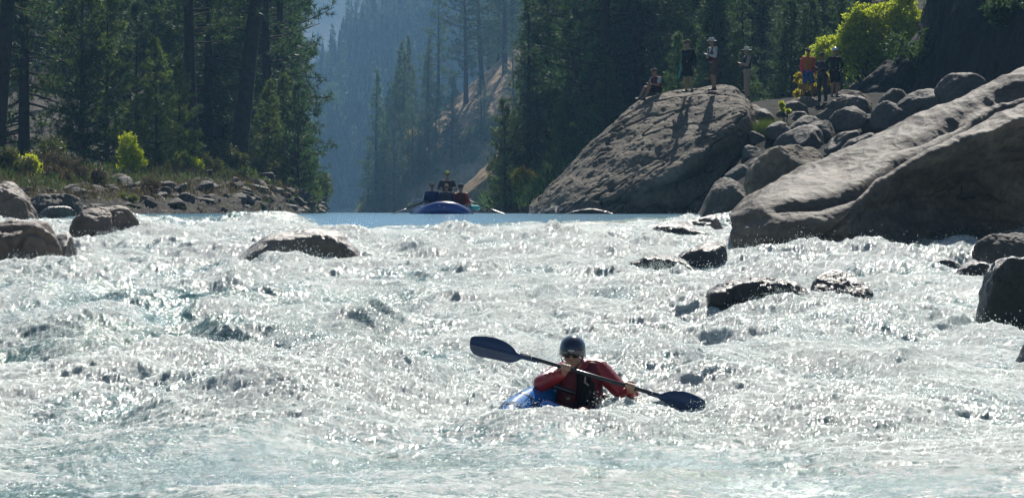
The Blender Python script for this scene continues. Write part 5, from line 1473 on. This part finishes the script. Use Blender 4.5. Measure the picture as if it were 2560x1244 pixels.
def seated(px_, py_, dd_, label, top, bottom, s=1., vest=None, hat='cap', hatmat=None, arms='lap', extra=0., rz=0.):
    """py_: top of the head"""
    zt = (HY - py_) / F * (RD + dd_) - .80 * s
    J = dict(head=(0, -.05, .68), neck=(0, -.01, .50), chest=(0, 0, .34), waist=(0, .02, .12), pelvis=(0, .04, .02),
             shl=(-.185, 0, .44), shr=(.185, 0, .44), hipl=(-.09, .03, 0), hipr=(.09, .03, 0), knl=(-.14, -.42, .04), knr=(.14, -.42, .04), anl=(-.14, -.44, -.34), anr=(.14, -.44, -.34))
    if arms == 'oars': J.update(ell=(-.27, -.10, .22), elr=(.27, -.10, .22), wrl=(-.20, -.34, .22), wrr=(.20, -.34, .22))
    else: J.update(ell=(-.26, -.02, .17), elr=(.26, -.02, .17), wrl=(-.17, -.24, .12), wrr=(.17, -.24, .12))
    x = (px_ - CX) / F * (RD + dd_)
    return person(label, J, (x, RD + dd_, zt), rz, top, bottom, vest=vest, hat=hat, hatmat=hatmat, s=s, skin=m_skin_d)

seated(1118, 427, 2.1, 'rower in dark clothes sitting highest at the back of the raft with both oars', m_char, m_black, hat='cap', hatmat=m_lime, arms='oars')
seated(1080, 457, .85, 'person in dark blue with a lime collar sitting at the left of the raft', m_navy, m_black, vest=m_navy, hatmat=m_black, s=.90)
seated(1116, 460, .70, 'person in blue sitting in the middle of the bow of the raft', m_navy, m_black, vest=m_char, hatmat=m_brown_s, s=.86)
seated(1152, 460, .85, 'person in a bright red jacket sitting at the right of the raft', m_wredp, m_black, vest=m_maroon, hat='helmet', hatmat=m_char, s=.95)

# ------------------------------------------------------------------ kayaker
KD = 26.9
def K(px_, py_, dd_=0.): return W(px_, py_, KD + dd_)

m_kay = simple('blue kayak fabric', (.012, .17, .52), .22, .5, .12, 3, .05, 30, coat=.5); m_kdark = simple('black kayak fabric', (.012, .013, .018), .3, .5, .1, 4, coat=.3)
kz = -1.61
hd = np.array([-.42, -.905, 0.]); hd /= np.linalg.norm(hd); sd_ = np.array([-hd[1], hd[0], 0])      # sd_: to the right in the picture
kc = np.array([.61, 26.95, kz])
kay = empty('kayak', tuple(kc)); tag(kay, 'blue inflatable kayak half swamped by foam, its bow to the left', 'kayak')
def KL(f, r, u): return hd * f + sd_ * r + np.array([0, 0, u])
pts = []
for a_ in np.linspace(0, 2 * math.pi, 65):
    ca, sa = math.cos(a_), math.sin(a_)
    f_ = 1.12 * math.copysign(abs(sa) ** .9, sa) + (.10 if sa > 0 else -.02); r_2 = .30 * math.copysign(abs(ca) ** .62, ca)
    pts.append(KL(f_, r_2, .07 - .09 * max(0, f_ - .1) - .20 * max(0, -f_ - .0) - .26 * (r_2 + .3) / .6))
t = MB(); t.tube(pts[:-1] + [pts[0]], .115, 20, False); obj('side_tube', t.mesh('side_tube'), m_kay, kay)
t = MB()
for f_ in np.linspace(-1.1, 1.15, 9): pass
for r_2 in (-.14, -.05, .05, .14): t.capsule(KL(-.9, r_2, -.24 - .4 * r_2), KL(1.0, r_2 * .7, -.20 - .4 * r_2), .055, .05, 10)
obj('floor', t.mesh('floor'), m_kdark, kay)
t = MB(); t.capsule(KL(-.30, -.14, -.02), KL(-.30, .12, -.10), .12, .12, 12); obj('back_rest', t.mesh('back_rest'), m_kdark, kay)
t = MB(); t.capsule(KL(.62, -.06, -.02), KL(.62, .14, -.10), .085, .085, 12); obj('foot_thwart', t.mesh('foot_thwart'), m_kay, kay)
# dark bands round the tube and pale lettering
def ringband(i0, w_=.03, rr=.1185, name='band', mat=m_kdark, half=False):
    i0 = i0 % 64; c0 = np.array(pts[i0]); tdir = np.array(pts[(i0 + 1) % 64]) - np.array(pts[i0 - 1]); tdir /= np.linalg.norm(tdir)
    t = MB(); t.tube([c0 - tdir * w_, c0 + tdir * w_], rr, 20, False); obj(name, t.mesh(name), mat, kay)
for i0 in (22, 27): ringband(i0, .018)
t = MB()
c0 = KL(.78, -.30, .13); 
for j, (dx, dz, ln_, ang) in enumerate([(0, 0, .05, 1.2), (.035, 0, .05, 1.9), (.07, 0, .04, .1), (.07, .025, .04, .1), (.11, 0, .05, 1.57), (.145, 0, .05, 1.2), (.18, 0, .045, 1.8)]):
    base_ = KL(.86 - dx * 1.2, -.30 - .0 + .02, .118) + np.array([0, 0, dz])
    t.capsule(base_, base_ + np.array([math.cos(ang) * .02, -.012, math.sin(ang) * .02]), .0035, .0035, 6)
obj('lettering', t.mesh('lettering'), m_white, kay)
t = MB(); t.tube([KL(.35, -.30, .185), KL(.25, -.18, .16), KL(.2, 0, .10)], .022, 8); t.tube([KL(.35, .30, -.07), KL(.25, .18, -.04), KL(.2, 0, .0)], .022, 8)
obj('thigh_strap', t.mesh('thigh_strap'), m_kdark, kay)

# the paddler
kp = K(1455, 1045, .1)
ky = empty('person', tuple(kp)); tag(ky, 'kayaker in a red jacket, maroon life vest and dark helmet paddling towards the camera', 'person')
L = lambda x, y, dd_=0.: K(x, y, dd_) - kp
HR = rotm('Z', -.12) @ rotm('X', .20) @ rotm('Y', .05)
hc = L(1431, 882, -.10)
axis = L(1640, 985, -.40) - L(1325, 893, -.40); axis /= np.linalg.norm(axis)
hl = L(1414, 919, -.40); hr = L(1574, 966, -.40)
b = MB(); head_shapes(b, hc, HR, 1.02)
shl, shr = L(1396, 932, .02), L(1500, 922, .02)
ell, elr = L(1354, 958, -.20), L(1566, 992, -.12)
wl = hl + np.array([-.012, .075, -.045]); wr = hr + np.array([.010, .080, -.035])
nk = L(1444, 918, -.01)
b.capsule(hc + [0, .03, -.06], nk, .054, .066)
b.capsule(shl * .8 + shr * .2, shr * .8 + shl * .2, .08, .08); b.capsule(L(1450, 950, .02), L(1453, 1005, .06), .13, .12); b.capsule(L(1440, 1045, .1), L(1470, 1045, .1), .12, .12)
for sh_, el_, wr_ in ((shl, ell, wl), (shr, elr, wr)):
    b.capsule(sh_, el_, .055, .043); b.capsule(el_, wr_, .043, .028)
hips = (L(1432, 1052, .08), L(1478, 1052, .08)); knees = (L(1392, 1030, -.42), L(1456, 1034, -.50)); ank = (L(1370, 1062, -.85), L(1425, 1068, -.90))
for h_, k_, a_ in zip(hips, knees, ank):
    b.capsule(h_, k_, .085, .058); b.capsule(k_, a_, .056, .036); b.capsule(a_, a_ + np.array([-.05, -.14, .02]), .036, .028)
def grip(mb, c, wr_, flip=1):
    """fingers closed round the paddle shaft at c; the palm is on the paddler's side"""
    fwd = np.array([0, -1.0, 0]); upv = np.cross(fwd, axis); upv /= np.linalg.norm(upv)
    if upv[2] < 0: upv = -upv
    fwd = np.cross(axis, upv); fwd = fwd if fwd[1] < 0 else -fwd
    mb.ell(c - fwd * .034 + upv * .012, (.046, .020, .040), np.stack([axis, fwd, upv], 1))
    mb.capsule(c - fwd * .040 + upv * .0, wr_, .030, .027)
    for i, (o_, a1) in enumerate(zip((-.033, -.011, .011, .032), (3.9, 4.15, 4.05, 3.7))):
        p = None
        for a_ in np.linspace(.55, a1, 7):
            r_g = .0265
            q_ = c + axis * (o_ * flip) + (-fwd * math.cos(a_) + upv * math.sin(a_)) * r_g
            if p is not None: mb.capsule(p, q_, .0098, .0092, 8)
            p = q_
    p = None
    for a_ in np.linspace(-.5, -2.3, 5):
        q_ = c + axis * (-.040 * flip + .012 * flip * (a_ + .5)) * 1.0 + (-fwd * math.cos(a_) + upv * math.sin(a_)) * .028
        if p is not None: mb.capsule(p, q_, .0115, .010, 8)
        p = q_
grip(b, hl, wl, 1); grip(b, hr, wr, -1)
fused('body', b, .0055, m_skin, ky, 2)
c = MB()   # jacket
c.capsule(shl * .85 + shr * .15, shr * .85 + shl * .15, .098, .098); c.capsule(L(1440, 955, .02), L(1440, 1020, .06), .13, .12); c.capsule(L(1462, 955, .02), L(1466, 1020, .06), .13, .12)
rgj = np.random.default_rng(4)
for sh_, el_, wr_ in ((shl, ell, wl), (shr, elr, wr)):
    c.capsule(sh_, el_, .082, .070); c.capsule(el_, wr_ * .82 + el_ * .18, .072, .050)
    for k in range(7):
        f_ = rgj.uniform(0, 1); p_ = sh_ * (1 - f_) + el_ * f_ if k < 4 else el_ * (1 - f_) + wr_ * .8 * f_ + el_ * .2 * f_
        a_ = np.cross(rgj.normal(0, 1, 3), el_ - sh_); a_ /= np.linalg.norm(a_); c.capsule(p_ + a_ * .045 - [0, 0, .01], p_ + a_ * .05 + (el_ - sh_) * .14, .026, .018, 8)
c.capsule(elr + [.0, -.02, -.0], elr + np.array([.03, -.03, -.075]), .05, .018)       # loose cuff hanging from the elbow
c.capsule(elr * .5 + wr * .5, elr * .5 + wr * .5 + np.array([.0, -.0, -.04]), .045, .03)
c.capsule(nk + [0, 0, -.01], nk + [0, 0, .022], .078, .068)
fused('jacket', c, .008, m_jred, ky, 3)
c = MB()   # life vest
for a0, a1 in (((1425, 948, -.03), (1420, 1008, -.01)), ((1474, 945, -.03), (1480, 1008, -.01)), ((1425, 948, .08), (1425, 1000, .10)), ((1474, 945, .08), (1474, 1000, .10))): c.capsule(L(*a0), L(*a1), .105, .105)
c.capsule(L(1414, 925, -.03), L(1420, 950, -.06), .05, .075); c.capsule(L(1480, 918, -.03), L(1478, 945, -.06), .055, .08)
c.capsule(L(1416, 922, .06), L(1422, 950, .09), .05, .07); c.capsule(L(1480, 915, .06), L(1476, 945, .09), .055, .07)
vest = fused('life_vest', c, .008, cloth('maroon kayak vest', (.13, .022, .03), .6), ky, 3)
c = MB(); c.capsule(L(1456, 940, -.095), L(1460, 1000, -.115), .055, .055); c.capsule(L(1474, 945, -.09), L(1472, 998, -.11), .05, .05)
fused('chest_panel', c, .007, m_black, ky, 2)
c = MB(); c.capsule(L(1463, 944, -.185), L(1462, 955, -.19), .007, .008, 8); c.capsule(L(1462, 955, -.19), L(1471, 962, -.19), .008, .006, 8)
obj('rescue_knife', c.mesh('rescue_knife'), simple('cream plastic', (.42, .30, .22), .4), ky)
c = MB(); c.capsule(L(1412, 1016, .02), L(1500, 1014, .02), .125, .12); c.capsule(L(1400, 1030, -.08), L(1500, 1030, -.06), .10, .10)
for h_, k_ in zip(hips, knees): c.capsule(h_, h_ * .22 + k_ * .78, .105, .085)
fused('shorts', c, .009, cloth('dark red shorts', (.055, .018, .02), .5), ky, 3)
for x, y in ((1418, 975), (1420, 995), (1490, 978), (1492, 998)):
    c = MB(); c.box(L(x, y, -.125), (.035, .02, .018)); obj('buckle', c.mesh('buckle', False), m_kdark, vest)
c = MB(); hs = .124   # helmet
th = np.linspace(.02, 1.60, 18); ph = np.linspace(0, 2 * math.pi, 40, endpoint=False)
for rr in (1.0, .93):
    low_ = np.where(np.abs(np.cos(ph - math.pi / 2)) > 0, 1, 1)
    V = np.stack([np.sin(th)[:, None] * np.cos(ph) * .113 * rr, np.sin(th)[:, None] * np.sin(ph) * .135 * rr + .014, np.cos(th)[:, None] * np.ones(40) * .118 * rr + .030], -1)
    k_ = (th > 1.1)[:, None] * (th - 1.1)[:, None]
    V[..., 2] -= k_ * (.10 * (np.abs(np.cos(ph)) ** 2)[None] + .09 * np.clip(np.sin(ph), 0, 1)[None])        # ear and nape cover
    c.add(V.reshape(-1, 3) @ HR.T + hc, None, grid_faces(18, 40, True)[:, ::(-1 if rr < 1 else 1)])
helm = obj('helmet', c.mesh('helmet'), m_helm_d, ky)
c = MB(); c.ell(hc + HR @ np.array([0, -.118, .050]), (.030, .006, .007), HR, 8); obj('emblem', c.mesh('emblem'), m_white, helm)
c = MB(); 
for e in (-1, 1): c.tube([hc + HR @ np.array([e * .10, -.01, .0]), hc + HR @ np.array([e * .078, -.035, -.07]), hc + HR @ np.array([e * .02, -.06, -.128])], .006, 6)
obj('chin_strap', c.mesh('chin_strap'), m_kdark, helm)
c = MB()
for e in (-1, 1): c.ell(hc + HR @ np.array([e * .036, -.094, .006]), (.033, .012, .021), HR, 10)
c.capsule(hc + HR @ np.array([-.01, -.103, .010]), hc + HR @ np.array([.01, -.103, .010]), .004, .004, 6)
for e in (-1, 1): c.capsule(hc + HR @ np.array([e * .062, -.088, .010]), hc + HR @ np.array([e * .085, -.03, .010]), .005, .004, 6)
obj('sunglasses', c.mesh('sunglasses'), m_eye, ky)

# paddle
pc = K(1482, 939, -.40)
pad = empty('paddle', tuple(pc)); tag(pad, 'dark blue double-bladed paddle held across the kayaker in the red jacket', 'paddle')
PL_ = lambda x, y, dd_=-.40: K(x, y, dd_) - pc
m_shaft = simple('black shaft', (.02, .022, .025), .28, .5, .1, 5); m_blade = simple('navy blade', (.022, .045, .11), .28, .5, .12, 4, coat=.3)
t = MB(); t.tube([PL_(1300, 886), PL_(1482, 939), PL_(1662, 992)], .0165, 14); obj('shaft', t.mesh('shaft'), m_shaft, pad)
for x0, y0 in ((1328, 894.5), (1630, 982.5)):
    t = MB(); cc = PL_(x0, y0); t.tube([cc - axis * .004, cc + axis * .004], .0178, 14); obj('ferrule_ring', t.mesh('ferrule_ring'), m_white, pad)

def blade(out, spine0, spine1, name='blade'):
    Z = np.array(out, float); P = np.array([PL_(1140 + x / 3.88, 800 + y / 3.88) for x, y in Z])
    P = catmull(np.concatenate([P, P[:1]]), 90)[:-1]
    s0, s1 = PL_(1140 + spine0[0] / 3.88, 800 + spine0[1] / 3.88), PL_(1140 + spine1[0] / 3.88, 800 + spine1[1] / 3.88)
    ax2 = (s1 - s0) / np.linalg.norm(s1 - s0); rings = []
    m_ = 9
    for k in range(m_ + 1):
        f_ = k / m_
        base_ = s0 + np.clip((P - s0) @ ax2, 0, np.linalg.norm(s1 - s0))[:, None] * ax2
        q_ = base_ + (P - base_) * f_
        dist = np.linalg.norm(q_ - base_, axis=1)
        y_ = -.028 * (1 - (dist / .12) ** 2).clip(0, 1) + .022 * ((q_ - s0) @ ax2 / .45) ** 2 - .006 * np.exp(-(dist / .012) ** 2)
        q_ = q_ + np.stack([0 * y_, y_, 0 * y_], -1); rings.append(q_)
    A = np.array(rings); th_ = np.array([.005 * (1 - (k / m_) ** 3) + .0015 for k in range(m_ + 1)])
    t = MB(); n_ = len(P)
    F_ = A - np.array([0, 1, 0]) * th_[:, None, None]; Bk = A + np.array([0, 1, 0]) * th_[:, None, None]
    t.add(np.concatenate([F_.reshape(-1, 3), Bk[::-1].reshape(-1, 3)]), None, grid_faces(2 * (m_ + 1), n_, True))
    t.tube([s0 - ax2 * .10, s0, s0 + (s1 - s0) * .35, s0 + (s1 - s0) * .75], [.018, .017, .012, .004], 10)
    obj(name, t.mesh(name), m_blade, pad)
blade([(715, 352), (600, 318), (560, 270), (500, 220), (420, 182), (330, 160), (215, 154), (155, 160), (137, 195), (134, 250), (150, 300), (205, 345), (400, 385), (510, 408), (575, 402), (640, 376), (712, 388)], (690, 368), (150, 235))
blade([(1955, 722), (2000, 706), (2070, 685), (2145, 680), (2235, 693), (2325, 727), (2395, 765), (2418, 795), (2412, 870), (2385, 930), (2330, 950), (2240, 940), (2120, 890), (2040, 838), (1985, 775), (1950, 745)], (1975, 738), (2400, 860))
# ------------------------------------------------------------------ the air of the gorge
hb = MB().box((0, 1660, 197.5), (6400, 4100, 405))
hm, nt, out = new_mat('haze')
pv = N(nt, 'ShaderNodeVolumePrincipled')
pv.inputs['Color'].default_value = (.28, .56, .92, 1); pv.inputs['Density'].default_value = .00024; pv.inputs['Anisotropy'].default_value = .35
nt.links.new(pv.outputs[0], out.inputs['Volume'])
haze = obj('haze', hb.mesh('haze', False), hm)
tag(haze, kind='stuff')
